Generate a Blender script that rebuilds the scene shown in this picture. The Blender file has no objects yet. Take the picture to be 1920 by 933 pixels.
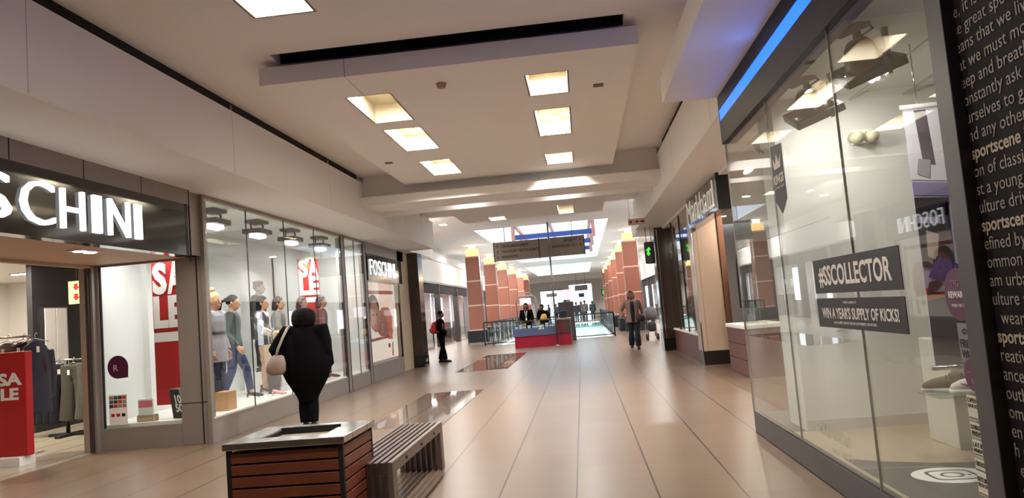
import bpy, bmesh, math, random
from mathutils import Vector, Matrix
random.seed(7)
S = bpy.context.scene
COL = S.collection
# ------------------------------------------------------------------ camera
F_PX, CAM_H = 1400.0, 1.42
Rw = ((0.99222307, 0.08948701, 0.08651853), (0.09325977, -0.07411138, -0.99287971), (-0.08243783, 0.99322685, -0.08188056))
cam = bpy.data.cameras.new('camera')
cam.sensor_fit = 'HORIZONTAL'; cam.sensor_width = 36.0; cam.lens = F_PX / 1920 * 36.0
cam.clip_end = 400; cam.clip_start = 0.05
camo = bpy.data.objects.new('camera', cam); COL.objects.link(camo)
m4 = Matrix(Rw).to_4x4(); m4.translation = (0, 0, CAM_H)
camo.matrix_world = m4
S.camera = camo
# ------------------------------------------------------------------ view, world
S.view_settings.view_transform = 'Standard'; S.view_settings.look = 'None'
S.view_settings.gamma = 1.0; S.view_settings.use_curve_mapping = False
EXPOSURE = 0.58
S.view_settings.exposure = EXPOSURE
LAMP, SHOP, SKY = 1.0, 1.0, 3.4
W = bpy.data.worlds.new('world'); S.world = W; W.use_nodes = True
bg = W.node_tree.nodes['Background']
bg.inputs[0].default_value = (0.80, 0.89, 1.0, 1); bg.inputs[1].default_value = SKY
# ------------------------------------------------------------------ helpers
def lin(c):
    return tuple(((x / 255) / 12.92 if x / 255 <= .04045 else ((x / 255 + .055) / 1.055) ** 2.4) for x in c)
MATS = {}
def M(name, rgb, rough=.5, metal=0., var=.06, scale=6., emit=0., bump=0., coat=0., spec=None, emcol=None):
    """principled material with a little procedural colour variation"""
    if name in MATS: return MATS[name]
    m = bpy.data.materials.new(name); m.use_nodes = True; nt = m.node_tree; N, L = nt.nodes, nt.links
    p = N['Principled BSDF']; c = lin(rgb)
    tc = N.new('ShaderNodeTexCoord'); nz = N.new('ShaderNodeTexNoise'); nz.inputs['Scale'].default_value = scale
    nz.inputs['Detail'].default_value = 3
    L.new(tc.outputs['Object'], nz.inputs['Vector'])
    mx = N.new('ShaderNodeMix'); mx.data_type = 'RGBA'
    mx.inputs[6].default_value = (*[min(1, x * (1 - var)) for x in c], 1); mx.inputs[7].default_value = (*[min(1, x * (1 + var)) for x in c], 1)
    L.new(nz.outputs['Fac'], mx.inputs[0]); L.new(mx.outputs[2], p.inputs['Base Color'])
    p.inputs['Roughness'].default_value = rough; p.inputs['Metallic'].default_value = metal
    if spec is not None: p.inputs['Specular IOR Level'].default_value = spec
    if coat: p.inputs['Coat Weight'].default_value = coat; p.inputs['Coat Roughness'].default_value = .05
    if emit:
        p.inputs['Emission Color'].default_value = (*(lin(emcol) if emcol else c), 1); p.inputs['Emission Strength'].default_value = emit
    if bump:
        b = N.new('ShaderNodeBump'); b.inputs['Strength'].default_value = bump; b.inputs['Distance'].default_value = .01
        L.new(nz.outputs['Fac'], b.inputs['Height']); L.new(b.outputs['Normal'], p.inputs['Normal'])
    MATS[name] = m; return m
def glass_mat(name, tint=(1, 1, 1), ior=1.5, rough=0.0, refl=1.0):
    m = bpy.data.materials.new(name); m.use_nodes = True; nt = m.node_tree; N, L = nt.nodes, nt.links
    for n in list(N): N.remove(n)
    o = N.new('ShaderNodeOutputMaterial'); t = N.new('ShaderNodeBsdfTransparent'); g = N.new('ShaderNodeBsdfGlossy')
    mx = N.new('ShaderNodeMixShader'); lw = N.new('ShaderNodeLayerWeight'); lw.inputs['Blend'].default_value = .5   # Schlick, the same from both sides
    pw = N.new('ShaderNodeMath'); pw.operation = 'POWER'; pw.inputs[1].default_value = 5; L.new(lw.outputs['Facing'], pw.inputs[0])
    r0 = ((ior - 1) / (ior + 1)) ** 2; fr = N.new('ShaderNodeMath'); fr.operation = 'MULTIPLY_ADD'; fr.inputs[1].default_value = (1 - r0) * refl; fr.inputs[2].default_value = r0
    L.new(pw.outputs[0], fr.inputs[0])
    nz = N.new('ShaderNodeTexNoise'); nz.inputs['Scale'].default_value = .7
    rp = N.new('ShaderNodeMapRange'); rp.inputs[3].default_value = .97; rp.inputs[4].default_value = 1.0
    hs = N.new('ShaderNodeMix'); hs.data_type = 'RGBA'; hs.blend_type = 'MULTIPLY'; hs.inputs[0].default_value = 1
    hs.inputs[6].default_value = (*tint, 1)
    L.new(nz.outputs['Fac'], rp.inputs[0]); L.new(rp.outputs[0], hs.inputs[7]); L.new(hs.outputs[2], t.inputs[0])
    g.inputs['Roughness'].default_value = rough; g.inputs[0].default_value = (1, 1, 1, 1)
    L.new(fr.outputs[0], mx.inputs[0]); L.new(t.outputs[0], mx.inputs[1]); L.new(g.outputs[0], mx.inputs[2]); L.new(mx.outputs[0], o.inputs[0])
    MATS[name] = m; return m
class MB:
    """collects shapes (world coordinates) and links them as ONE mesh object"""
    def __init__(s): s.bm = bmesh.new()
    def box(s, x0, x1, y0, y1, z0, z1, bevel=0, mi=0):
        vs = [s.bm.verts.new(p) for p in ((x0, y0, z0), (x1, y0, z0), (x1, y1, z0), (x0, y1, z0), (x0, y0, z1), (x1, y0, z1), (x1, y1, z1), (x0, y1, z1))]
        fs = [s.bm.faces.new([vs[i] for i in q]) for q in ((0, 3, 2, 1), (4, 5, 6, 7), (0, 1, 5, 4), (1, 2, 6, 5), (2, 3, 7, 6), (3, 0, 4, 7))]
        for f in fs: f.material_index = mi
        if bevel:
            es = list({e for f in fs for e in f.edges})
            r = bmesh.ops.bevel(s.bm, geom=es, offset=bevel, segments=2, profile=.5, affect='EDGES')
            for f in r['faces']: f.material_index = mi
        return s
    def prism(s, pts, axis, a, b, mi=0):
        """polygon pts (2D) extruded along axis from a to b. axis X: pts=(y,z); Y: (x,z); Z: (x,y)"""
        def P(p, t): return {'X': (t, p[0], p[1]), 'Y': (p[0], t, p[1]), 'Z': (p[0], p[1], t)}[axis]
        A = [s.bm.verts.new(P(p, a)) for p in pts]; B = [s.bm.verts.new(P(p, b)) for p in pts]; n = len(pts)
        fs = [s.bm.faces.new(A), s.bm.faces.new(B[::-1])]
        for i in range(n): fs.append(s.bm.faces.new((A[i], B[i], B[(i + 1) % n], A[(i + 1) % n])))
        for f in fs: f.material_index = mi
        return s
    def rings(s, rings, caps=True, mi=0):
        """rings: list of lists of points"""
        R = [[s.bm.verts.new(p) for p in r] for r in rings]; n = len(R[0]); fs = []
        for a, b in zip(R, R[1:]):
            for i in range(n): fs.append(s.bm.faces.new((a[i], a[(i + 1) % n], b[(i + 1) % n], b[i])))
        if caps: fs.append(s.bm.faces.new(R[0][::-1])); fs.append(s.bm.faces.new(R[-1]))
        for f in fs: f.material_index = mi; f.smooth = True
        return s
    def oval(s, zs, n=20, mi=0):
        """horizontal rings (cx, cy, z, rx, ry)"""
        return s.rings([[(cx + rx * math.cos(2 * math.pi * i / n), cy + ry * math.sin(2 * math.pi * i / n), z) for i in range(n)] for cx, cy, z, rx, ry in zs], mi=mi)
    def tube(s, pts, r, n=10, mi=0, flat=1.0, up=None):
        """limb along pts, r: radius or list; flat scales the second axis"""
        pts = [Vector(p) for p in pts]; k = len(pts); rr = r if isinstance(r, (list, tuple)) else [r] * k
        out = []; u = None
        for i in range(k):
            d = (pts[min(i + 1, k - 1)] - pts[max(i - 1, 0)]).normalized()
            if up is not None: u = Vector(up) - d * d.dot(Vector(up))
            elif u is None: u = d.orthogonal()
            else: u = u - d * d.dot(u)
            u = u.normalized(); v = d.cross(u)
            out.append([pts[i] + u * rr[i] * math.cos(2 * math.pi * j / n) + v * rr[i] * flat * math.sin(2 * math.pi * j / n) for j in range(n)])
        return s.rings(out, mi=mi)
    def cyl(s, p, q, r, n=16, mi=0): return s.tube([p, q], r, n, mi)
    def ball(s, c, rx, ry=None, rz=None, n=14, m=8, mi=0):
        ry = ry or rx; rz = rz or rx; out = []
        for i in range(m + 1):
            t = math.pi * min(max(i / m, .02), .98)
            out.append([(c[0] + rx * math.sin(t) * math.cos(2 * math.pi * j / n), c[1] + ry * math.sin(t) * math.sin(2 * math.pi * j / n), c[2] - rz * math.cos(t)) for j in range(n)])
        return s.rings(out, mi=mi)
    def xform(s, mat): bmesh.ops.transform(s.bm, matrix=mat, verts=s.bm.verts); return s
    def obj(s, name, mats, parent=None, local=False, voxel=0, smooth_it=0):
        bmesh.ops.recalc_face_normals(s.bm, faces=s.bm.faces)
        if parent is not None and not local: bmesh.ops.translate(s.bm, verts=s.bm.verts, vec=-ORG[parent.name])
        me = bpy.data.meshes.new(name); s.bm.to_mesh(me); s.bm.free()
        o = bpy.data.objects.new(name, me); COL.objects.link(o)
        if voxel:
            md = o.modifiers.new('r', 'REMESH'); md.mode = 'VOXEL'; md.voxel_size = voxel; md.use_smooth_shade = True
            if smooth_it:
                ms = o.modifiers.new('s', 'SMOOTH'); ms.factor = .5; ms.iterations = smooth_it
            dg = bpy.context.evaluated_depsgraph_get(); ev = o.evaluated_get(dg)
            nm = bpy.data.meshes.new_from_object(ev); o.modifiers.clear(); o.data = nm; bpy.data.meshes.remove(me); me = nm
            me.name = name; me.materials.clear()
            me.polygons.foreach_set('use_smooth', [True] * len(me.polygons)); me.polygons.foreach_set('material_index', [0] * len(me.polygons))
        for mm in (mats if isinstance(mats, (list, tuple)) else [mats]): me.materials.append(mm)
        if parent is not None: o.parent = parent; ORG[o.name] = ORG[parent.name].copy()
        else: ORG[o.name] = Vector((0, 0, 0))
        return o
ORG = {}
def tag(o, label, cat, group=None, kind=None):
    o['label'] = label; o['category'] = cat
    if group: o['group'] = group
    if kind: o['kind'] = kind
    return o
def thing(name, loc, label, cat, group=None, rz=0):
    o = bpy.data.objects.new(name, None); COL.objects.link(o); o.location = loc; o.rotation_euler = (0, 0, rz); o.empty_display_size = .1
    ORG[o.name] = Vector(loc); return tag(o, label, cat, group)
def struct(name, mb, mats, parent=None):
    o = mb.obj(name, mats, parent)
    if parent is None: o['kind'] = 'structure'
    return o
def one(name, mb, mats, label, cat, group=None):
    """a thing that is one mesh; origin moved to its base"""
    o = mb.obj(name, mats); me = o.data
    xs = [v.co for v in me.vertices]
    c = Vector(((min(v.x for v in xs) + max(v.x for v in xs)) / 2, (min(v.y for v in xs) + max(v.y for v in xs)) / 2, min(v.z for v in xs)))
    me.transform(Matrix.Translation(-c)); o.location = c; ORG[o.name] = c
    return tag(o, label, cat, group)
def dup(root, loc, label, group=None, rz=None):
    r = root.copy(); COL.objects.link(r); r.location = loc; r['label'] = label
    if group: r['group'] = group
    if rz is not None: r.rotation_euler = (0, 0, rz)
    ORG[r.name] = Vector(loc)
    for ch in list(root.children):
        c = ch.copy(); COL.objects.link(c); c.parent = r
        for g in ch.children:
            d = g.copy(); COL.objects.link(d); d.parent = c
    return r
def text(name, s, org, right, up, mats, parent=None, size=.1, w=None, h=None, depth=.004, bold=0., local=False, align='L', sx=1.0):
    """lettering standing on the plane (org, right, up); w/h fit the box of the word"""
    cu = bpy.data.curves.new('t', 'FONT'); cu.body = s; cu.size = size; cu.extrude = depth; cu.offset = bold; cu.resolution_u = 3; cu.space_line = .9
    t = bpy.data.objects.new('t', cu); COL.objects.link(t)
    dg = bpy.context.evaluated_depsgraph_get(); me = bpy.data.meshes.new_from_object(t.evaluated_get(dg))
    bpy.data.objects.remove(t); bpy.data.curves.remove(cu)
    xs = [v.co.x for v in me.vertices] or [0]; ys = [v.co.y for v in me.vertices] or [0]
    x0, x1, y0, y1 = min(xs), max(xs), min(ys), max(ys)
    kx = w / (x1 - x0) if w else sx; ky = h / (y1 - y0) if h else 1.0
    bx = x0 if w or align == 'L0' else 0.; by = y0 if h else 0.
    if align == 'C': bx = (x0 + x1) / 2
    if align == 'R': bx = x1
    r, u = Vector(right).normalized(), Vector(up).normalized(); n = r.cross(u); o0 = Vector(org)
    if parent is not None and not local: o0 = o0 - ORG[parent.name]
    for v in me.vertices: v.co = o0 + r * ((v.co.x - bx) * kx) + u * ((v.co.y - by) * ky) + n * v.co.z
    me.name = name
    for mm in (mats if isinstance(mats, (list, tuple)) else [mats]): me.materials.append(mm)
    ms = [me]
    if name == 'lettering':                            # short words: each letter a part; longer lines: each word a part
        bm = bmesh.new(); bm.from_mesh(me); bm.verts.ensure_lookup_table(); bm.verts.index_update()
        left = set(bm.verts); isl = []
        while left:
            v0 = left.pop(); st = [v0]; q = {v0}
            while st:
                for e in st.pop().link_edges:
                    for v in e.verts:
                        if v in left: left.discard(v); q.add(v); st.append(v)
            us = [(v.co - o0).dot(r) for v in q]; isl.append((min(us), max(us), {v.index for v in q}))
        isl.sort(key=lambda a: a[0])
        short = len(s.replace(' ', '')) <= 5 and s.isupper(); gap = .17 * size * kx if not short else -9
        grp = []
        for a, c, q in isl:
            if grp and a - grp[-1][0] <= gap: grp[-1][0] = max(grp[-1][0], c); grp[-1][1] |= q
            else: grp.append([c, set(q)])
        if len(grp) > 1:
            ms = []
            for _, q in grp:
                b2 = bm.copy(); b2.verts.ensure_lookup_table(); bmesh.ops.delete(b2, geom=[v for v in b2.verts if v.index not in q], context='VERTS')
                m2 = bpy.data.meshes.new('word'); b2.to_mesh(m2); b2.free(); m2.materials.append(me.materials[0]); ms.append(m2)
        bm.free(); name = 'letter' if short else 'word'
    for me in ms:
        o = bpy.data.objects.new(name, me); COL.objects.link(o)
        if parent is not None: o.parent = parent; ORG[o.name] = ORG[parent.name].copy()
    return o
def area(name, loc, size, power, col=(1, .86, .70), rot=(0, 0, 0), shape='DISK', sy=None, spread=None):
    l = bpy.data.lights.new(name, 'AREA'); l.energy = power; l.color = col; l.shape = shape; l.size = size
    if sy: l.shape = 'RECTANGLE'; l.size_y = sy
    if spread: l.spread = spread
    o = bpy.data.objects.new(name, l); COL.objects.link(o); o.location = loc; o.rotation_euler = rot
    return o
WARM, COOL = (1, .985, .96), (.93, .97, 1.0)
# ------------------------------------------------------------------ materials
white = M('white_paint', (242, 238, 233), .65, var=.015, scale=1.5)
ceilm = M('ceiling_paint', (242, 238, 233), .7, var=.015, scale=1.2)
dark = M('black_recess', (22, 19, 18), .8)
metal = M('brushed_panel', (146, 137, 129), .4, .25, var=.05, scale=3)
black = M('black_gloss', (14, 14, 14), .12, var=.1, coat=.4)
blackm = M('black_matt', (20, 19, 20), .6)
chrome = M('chrome', (200, 200, 200), .12, 1.)
steel = M('stainless', (190, 186, 180), .16, 1., scale=2)
grey = M('grey_frame', (74, 70, 68), .45, .2)
lit_white = M('lit_white', (255, 253, 248), .5, emit=2.2)
lens = M('lamp_lens', (255, 246, 228), .4, emit=9.)
wood = M('orange_wood', (118, 60, 36), .4, var=.4, scale=4.5, bump=.1)
wood2 = M('dark_wood', (74, 52, 42), .45, var=.15, scale=7, bump=.1)
wood3 = M('red_wood', (92, 38, 28), .4, var=.25, scale=5)
red = M('sale_red', (176, 24, 28), .5)
paper = M('white_sheet', (238, 236, 232), .55)
cream = M('cream_tile', (196, 176, 152), .3, var=.04, scale=2)
granite = M('brown_granite', (66, 56, 48), .12, var=.3, scale=40)
skin_d = M('skin_dark', (92, 58, 42), .5); skin_m = M('skin_brown', (128, 84, 62), .5); skin_l = M('skin_light', (196, 148, 118), .5)
G = glass_mat('shop_glass', (.95, .97, .955), 1.45, refl=.8)
G_AR = glass_mat('coated_glass', (.97, .98, .97), 1.4, refl=.3)
G2 = glass_mat('balustrade_glass', (.93, .97, .96), 1.45)
def floor_mat(name, c1, c2, rough, w=.6, x0=-.168, y0=6.16, grout=(48, 38, 32)):
    m = bpy.data.materials.new(name); m.use_nodes = True; nt = m.node_tree; N, L = nt.nodes, nt.links; p = N['Principled BSDF']
    tc = N.new('ShaderNodeTexCoord'); sp = N.new('ShaderNodeSeparateXYZ'); L.new(tc.outputs['Object'], sp.inputs[0])
    def mth(op, a, b=None):
        n = N.new('ShaderNodeMath'); n.operation = op
        for i, v in enumerate((a, b)):
            if v is None: continue
            if isinstance(v, (int, float)): n.inputs[i].default_value = v
            else: L.new(v, n.inputs[i])
        return n.outputs[0]
    def line(o, off, half):
        q = mth('DIVIDE', mth('SUBTRACT', o, off), w); f = mth('FRACT', q); d = mth('MULTIPLY', mth('MINIMUM', f, mth('SUBTRACT', 1., f)), w)
        return mth('LESS_THAN', d, half), mth('FLOOR', q)
    lx, ix = line(sp.outputs[0], x0, .007); ly, iy = line(sp.outputs[1], y0, .003)
    cb = N.new('ShaderNodeCombineXYZ'); L.new(ix, cb.inputs[0]); L.new(iy, cb.inputs[1])
    wn = N.new('ShaderNodeTexWhiteNoise'); wn.noise_dimensions = '2D'; L.new(cb.outputs[0], wn.inputs['Vector'])
    nz = N.new('ShaderNodeTexNoise'); nz.inputs['Scale'].default_value = 2.5; L.new(tc.outputs['Object'], nz.inputs['Vector'])
    mx = N.new('ShaderNodeMix'); mx.data_type = 'RGBA'; mx.inputs[6].default_value = (*lin(c1), 1); mx.inputs[7].default_value = (*lin(c2), 1)
    L.new(mth('ADD', mth('MULTIPLY', wn.outputs['Value'], .6), mth('MULTIPLY', nz.outputs['Fac'], .4)), mx.inputs[0])
    g = N.new('ShaderNodeMix'); g.data_type = 'RGBA'; g.inputs[7].default_value = (*lin(grout), 1)
    L.new(mth('MAXIMUM', lx, mth('MULTIPLY', ly, .55)), g.inputs[0]); L.new(mx.outputs[2], g.inputs[6]); L.new(g.outputs[2], p.inputs['Base Color'])
    p.inputs['Roughness'].default_value = rough; p.inputs['Specular IOR Level'].default_value = .4
    MATS[name] = m; return m
floor_t = floor_mat('floor_tile', (112, 92, 75), (121, 101, 83), .3)
floor_p = floor_mat('floor_polished', (108, 94, 84), (118, 104, 94), .03)
floor_s = floor_mat('shop_floor', (170, 160, 140), (178, 168, 148), .18)
def tile_wall(name, c, wz, wy, grout):
    m = floor_mat(name, c, tuple(x + 6 for x in c), .25, w=wz, grout=grout); return m
# ================================================================== SETTING
YN = -7.0          # how far the mall is built behind the camera
XL, XR = -5.01, 2.40
b = MB(); b.box(-14, 9, YN, 32.3, -.12, 0); b.box(-14, -3.9, 32.3, 66, -.12, 0); b.box(1.25, 9, 32.3, 66, -.12, 0); b.box(-14, 9, 66, 130, -.12, 0)
struct('floor', b, floor_t)
b = MB(); b.box(-3.05, -1.97, 9.9, 14.0, .0, .004); b.box(-3.3, -1.97, 18.6, 25.0, 0, .004)
struct('floor_inlay', b, floor_p)
b = MB(); b.box(-14, -6.62, 6.0, 16, .0, .006); struct('floor_shop', b, floor_s)
# --- ceiling over the two bays (slots beside the dropped panels are real recesses)
def slab_with_holes(mb, x0, x1, y0, y1, z0, z1, holes):
    xs = sorted({x0, x1, *[h[0] for h in holes], *[h[1] for h in holes]}); ys = sorted({y0, y1, *[h[2] for h in holes], *[h[3] for h in holes]})
    for xa, xb in zip(xs, xs[1:]):
        for ya, yb in zip(ys, ys[1:]):
            cx, cy = (xa + xb) / 2, (ya + yb) / 2
            if any(h[0] < cx < h[1] and h[2] < cy < h[3] for h in holes): continue
            mb.box(xa, xb, ya, yb, z0, z1)
ZC, ZP = 4.24, 3.98
b = MB()
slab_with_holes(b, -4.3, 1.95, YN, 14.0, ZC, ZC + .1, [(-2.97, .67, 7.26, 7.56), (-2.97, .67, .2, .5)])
slab_with_holes(b, -4.3, 1.95, 14.0, 20.9, ZC, ZC + .1, [])
struct('ceiling', b, ceilm)
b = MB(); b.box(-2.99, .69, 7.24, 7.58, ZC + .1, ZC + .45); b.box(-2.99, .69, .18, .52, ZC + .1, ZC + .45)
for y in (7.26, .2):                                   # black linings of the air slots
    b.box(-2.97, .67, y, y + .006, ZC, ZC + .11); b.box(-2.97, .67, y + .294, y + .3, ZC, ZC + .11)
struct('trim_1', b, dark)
# dropped panels with deep square coffers
REC = [(-2.45, -1.96, 8.15, 9.35), (-2.45, -1.96, 9.75, 11.1), (-2.45, -1.96, 12.0, 13.25), (-.39, .06, 8.05, 8.85), (-.39, .06, 9.55, 11.0), (-.39, .06, 12.4, 13.3)]
def dropped_panel(name, x0, x1, y0, y1, holes, depth=.24, z=ZP):
    p = MB(); slab_with_holes(p, x0, x1, y0, y1, z, z + .19, [(a - .012, c - -.012, d - .012, e + .012) for a, c, d, e in holes])
    o = struct(name, p, ceilm)
    c = MB()
    for (xa, xb, ya, yb) in holes:                      # coffer linings above the panel
        c.box(xa - .02, xa, ya, yb, z, z + depth + .02); c.box(xb, xb + .02, ya, yb, z, z + depth + .02)
        c.box(xa - .02, xb + .02, ya - .02, ya, z, z + depth + .02); c.box(xa - .02, xb + .02, yb, yb + .02, z, z + depth + .02)
        c.box(xa - .02, xb + .02, ya - .02, yb + .02, z + depth, z + depth + .02)
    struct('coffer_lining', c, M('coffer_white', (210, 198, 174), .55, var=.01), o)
    return o
dropped_panel('ceiling_panel', -3.16, .80, 7.42, 13.95, REC)
REC0 = [(-2.45, -1.96, 4.7, 5.75), (-2.45, -1.96, 2.9, 4.0), (-.39, .06, 4.7, 5.5), (-.39, .06, 2.9, 4.0)]
dropped_panel('ceiling_panel', -3.09, .80, .4, 6.2, REC0)
REC2 = [(-2.32, -1.9, 20.1, 20.75), (-.41, .0, 18.9, 20.7)]
dropped_panel('ceiling_panel', -3.1, .80, 16.6, 20.9, REC2)
n_lamp = [0]
ORDN = ['nearest', 'second', 'third', 'fourth', 'fifth', 'sixth', 'seventh', 'eighth']
def downlight(x, y, z, r, power, label, group, spread=None):
    t = thing('ceiling_light', (x, y, z), label, 'ceiling light', group)
    k = MB(); k.tube([(x, y, z), (x, y, z - .02)], [r * 1.25, r * 1.2], 20); k.obj('ring', white, t)
    k = MB(); k.tube([(x, y, z - .018), (x, y, z - .03)], [r, r * .92], 20); k.obj('lens', lens, t)
    if power: area('downlight_lamp', (x, y, z - .034), r * 2, power * LAMP, WARM, spread=spread)
    return t
for side, hs in (('left', (REC[0], REC[1], REC[2])), ('right', (REC[3], REC[4], REC[5]))):
    for i, h in enumerate(hs):
        yy = {('left', 0): h[2] + .25, ('left', 1): 10.74, ('left', 2): 12.96, ('right', 0): h[2] + .14, ('right', 1): 10.84, ('right', 2): h[2] + .2}[(side, i)]
        downlight((h[0] + h[1]) / 2 + (.06 if side == 'left' else 0), yy, ZP + .24, .085, 66, 'round warm downlight in the %s coffer of the %s row of the big ceiling panel' % (ORDN[i], side), 'downlights in the coffers of the big panel')
for i, h in enumerate(REC0):
    downlight((h[0] + h[1]) / 2, (h[2] + h[3]) / 2, ZP + .24, .085, 36, 'round warm downlight in the ceiling panel over the planter, %s' % ('far left', 'near left', 'far right', 'near right')[i], 'downlights in the coffers over the planter')
for i, h in enumerate(REC2):
    downlight((h[0] + h[1]) / 2, (h[2] + h[3]) / 2, ZP + .24, .085, 45, 'round warm downlight in the %s coffer above the hanging directory sign' % ('left', 'right')[i], 'downlights in the panel behind the beam')
for i, (x, y) in enumerate(((-2.9, -2.), (.5, -2.), (-2.9, -5), (.5, -5))):
    pass
j = MB(); j.box(-2.243, -2.237, 7.417, 7.422, ZP, ZP + .19); j.box(-2.243, -2.237, 7.42, 8.14, ZP - .002, ZP + .001); struct('panel_joint', j, M('joint_grey', (178, 170, 160), .7), bpy.data.objects['ceiling_panel'])
# sprinkler roses and vents on the big panel
one('smoke_detector', MB().tube([(-1.33, 8.0, ZP), (-1.33, 8.0, ZP - .05)], [.06, .045], 18), M('detector_tan', (176, 140, 110), .6), 'small round tan smoke detector near the front of the big ceiling panel', 'detector')
one('speaker_grille', MB().box(.36, .48, 8.65, 8.75, ZP - .012, ZP), M('grille_grey', (120, 108, 98), .7), 'small grey ceiling grille right of the first right coffer', 'grille')
one('speaker_grille', MB().box(-2.98, -2.86, 11.75, 11.85, ZP - .012, ZP), M('grille_grey', (120, 108, 98), .7), 'small grey ceiling grille left of the far left coffer', 'grille')
# cross beam with a lit trough underneath
b = MB(); b.box(-4.03, 1.65, 13.8, 14.75, 3.62, 3.79); b.box(-4.03, 1.65, 14.75, 15.35, 3.74, 3.79); b.box(-4.03, 1.65, 15.35, 15.5, 3.62, 3.79)
b.box(-4.03, 1.65, 14.1, 14.2, 3.79, ZC)
struct('beam', b, ceilm)
for i, x in enumerate((-2.15, -.2)):
    area('trough_lamp', (x, 15.02, 3.735), .10, 9 * LAMP, WARM, rot=(math.radians(60), 0, 0))
    t = thing('ceiling_light', (x, 14.98, 3.74), 'small spotlight set in the underside of the cross beam, %s of the pair' % ('left', 'right')[i], 'ceiling light', 'beam spotlights')
    MB().tube([(x, 14.98, 3.74), (x, 14.98, 3.72)], [.06, .055], 16).obj('ring', white, t); MB().tube([(x, 14.98, 3.722), (x, 14.98, 3.712)], [.045, .04], 16).obj('lens', lens, t)
# bulkheads both sides, with shadow gap at the top
def bulkhead(name, x_face, x_back, y0, y1, gap0, gap1):
    s = 1 if x_back > x_face else -1
    k = MB(); k.box(*sorted((x_face, x_back)), y0, y1, 3.345, 4.12)
    k.box(*sorted((x_face + s * .09, x_back)), y0, y1, 4.12, 4.235)
    o = struct(name, k, white)
    g = MB(); g.box(*sorted((x_face + s * .035, x_face + s * .091)), gap0, gap1, 4.12, 4.238); g.box(*sorted((x_face + s * .002, x_face + s * .07)), gap0, gap1, 4.118, 4.126)
    struct('shadow_gap', g, dark, o)
    j = MB()
    for y in (5.2, 8.6, 12.1, 16.3, 17.6, 19.4):
        if y0 < y < y1: j.box(*sorted((x_face - s * .001, x_face + s * .02)), y - .003, y + .003, 3.36, 4.19)
    struct('panel_joint', j, M('joint_grey', (178, 170, 160), .7), o)
bulkhead('trim_2', -4.03, -5.9, YN, 20.9, YN, 13.8)
bulkhead('trim_3', 1.65, 3.4, YN, 20.9, 9.2, 13.4)
struct('light_block_behind', MB().box(-14, 9, YN - .1, YN, 0, 4.6), white)  # unseen end wall, added to keep sky light off the near floor
struct('trim_4', MB().box(-5.9, -4.75, 20.9, 24.3, 3.345, 3.72), white)
struct('trim_5', MB().box(1.72, 3.4, 20.9, 23.2, 3.345, 3.9), white)
# canopy box in front of the sports shop
struct('trim_6', MB().box(1.03, 1.70, YN, 7.85, 3.46, 3.72), white)
# ---------------- left facade: metal panels
k = MB(); k.box(XL - .25, XL, YN, 9.3, 3.14, 3.35); k.box(XL - .25, XL - .05, 9.3, 9.655, 2.5, 3.345); k.box(XL - .3, XL - .02, YN, 9.25, 2.52, 3.15); struct('wall_left', k, metal)
k = MB()
for y in (4.2, 5.2, 6.2, 7.22, 8.24): k.box(XL - .01, XL + .002, y - .006, y + .006, 3.14, 3.345)
k.box(XL - .01, XL + .003, 9.29, 9.31, 2.4, 3.345)
struct('panel_joint', k, dark, bpy.data.objects['wall_left'])
k = MB(); k.box(XL - .43, XL - .04, 9.655, 9.83, 0, 3.345, .004); struct('pillar', k, metal)
k = MB(); k.box(-5.145, -5.13, 9.648, 9.66, 0, 3.34); k.box(-5.44, -5.05, 9.65, 9.658, .545, .553); struct('panel_joint', k, dark, bpy.data.objects['pillar'])
struct('ceiling_entrance', MB().box(-6.62, XL - .08, YN, 9.655, 2.5, 2.62), M('recess_tan', (196, 160, 132), .6))
struct('ceiling_shop', MB().box(-13, -6.62, YN, 16.2, 2.95, 3.05), ceilm)
struct('lintel', MB().box(-6.66, -6.58, YN, 9.62, 2.46, 2.98), M('lintel_beige', (182, 160, 140), .6))
# left shop rear walls and the display box
struct('wall_rear', MB().box(-9.6, -9.5, 12.2, 15.6, 0, 2.98), M('shop_black', (34, 34, 35), .5))
struct('wall_rear', MB().box(-12.8, -12.7, YN, 16, 0, 2.98), white)
struct('wall_shop', MB().box(-12.8, -9.5, 15.6, 15.7, 0, 2.98), white)
struct('wall_shop', MB().box(-9.5, -6.6, 15.6, 15.7, 0, 2.98), white)
struct('wall_display', MB().box(-6.75, -6.6, 10.9, 17.25, 0, 3.3), M('display_white', (214, 216, 214), .6, var=.02))
struct('wall_display', MB().box(-6.62, XL - .03, 17.25, 17.35, 0, 3.3), M('display_white', (214, 216, 214), .6))
struct('ceiling_display', MB().box(-6.75, XL - .01, 9.66, 20.9, 3.27, 3.36), M('display_white', (214, 216, 214), .6))
struct('floor_display', MB().box(-6.62, XL - .03, 9.72, 17.25, .2, .33), M('display_floor', (236, 232, 226), .25))
struct('wall_display', MB().box(-6.75, -6.70, 9.70, 10.9, 0, 3.3), M('display_white', (214, 216, 214), .6))
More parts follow.
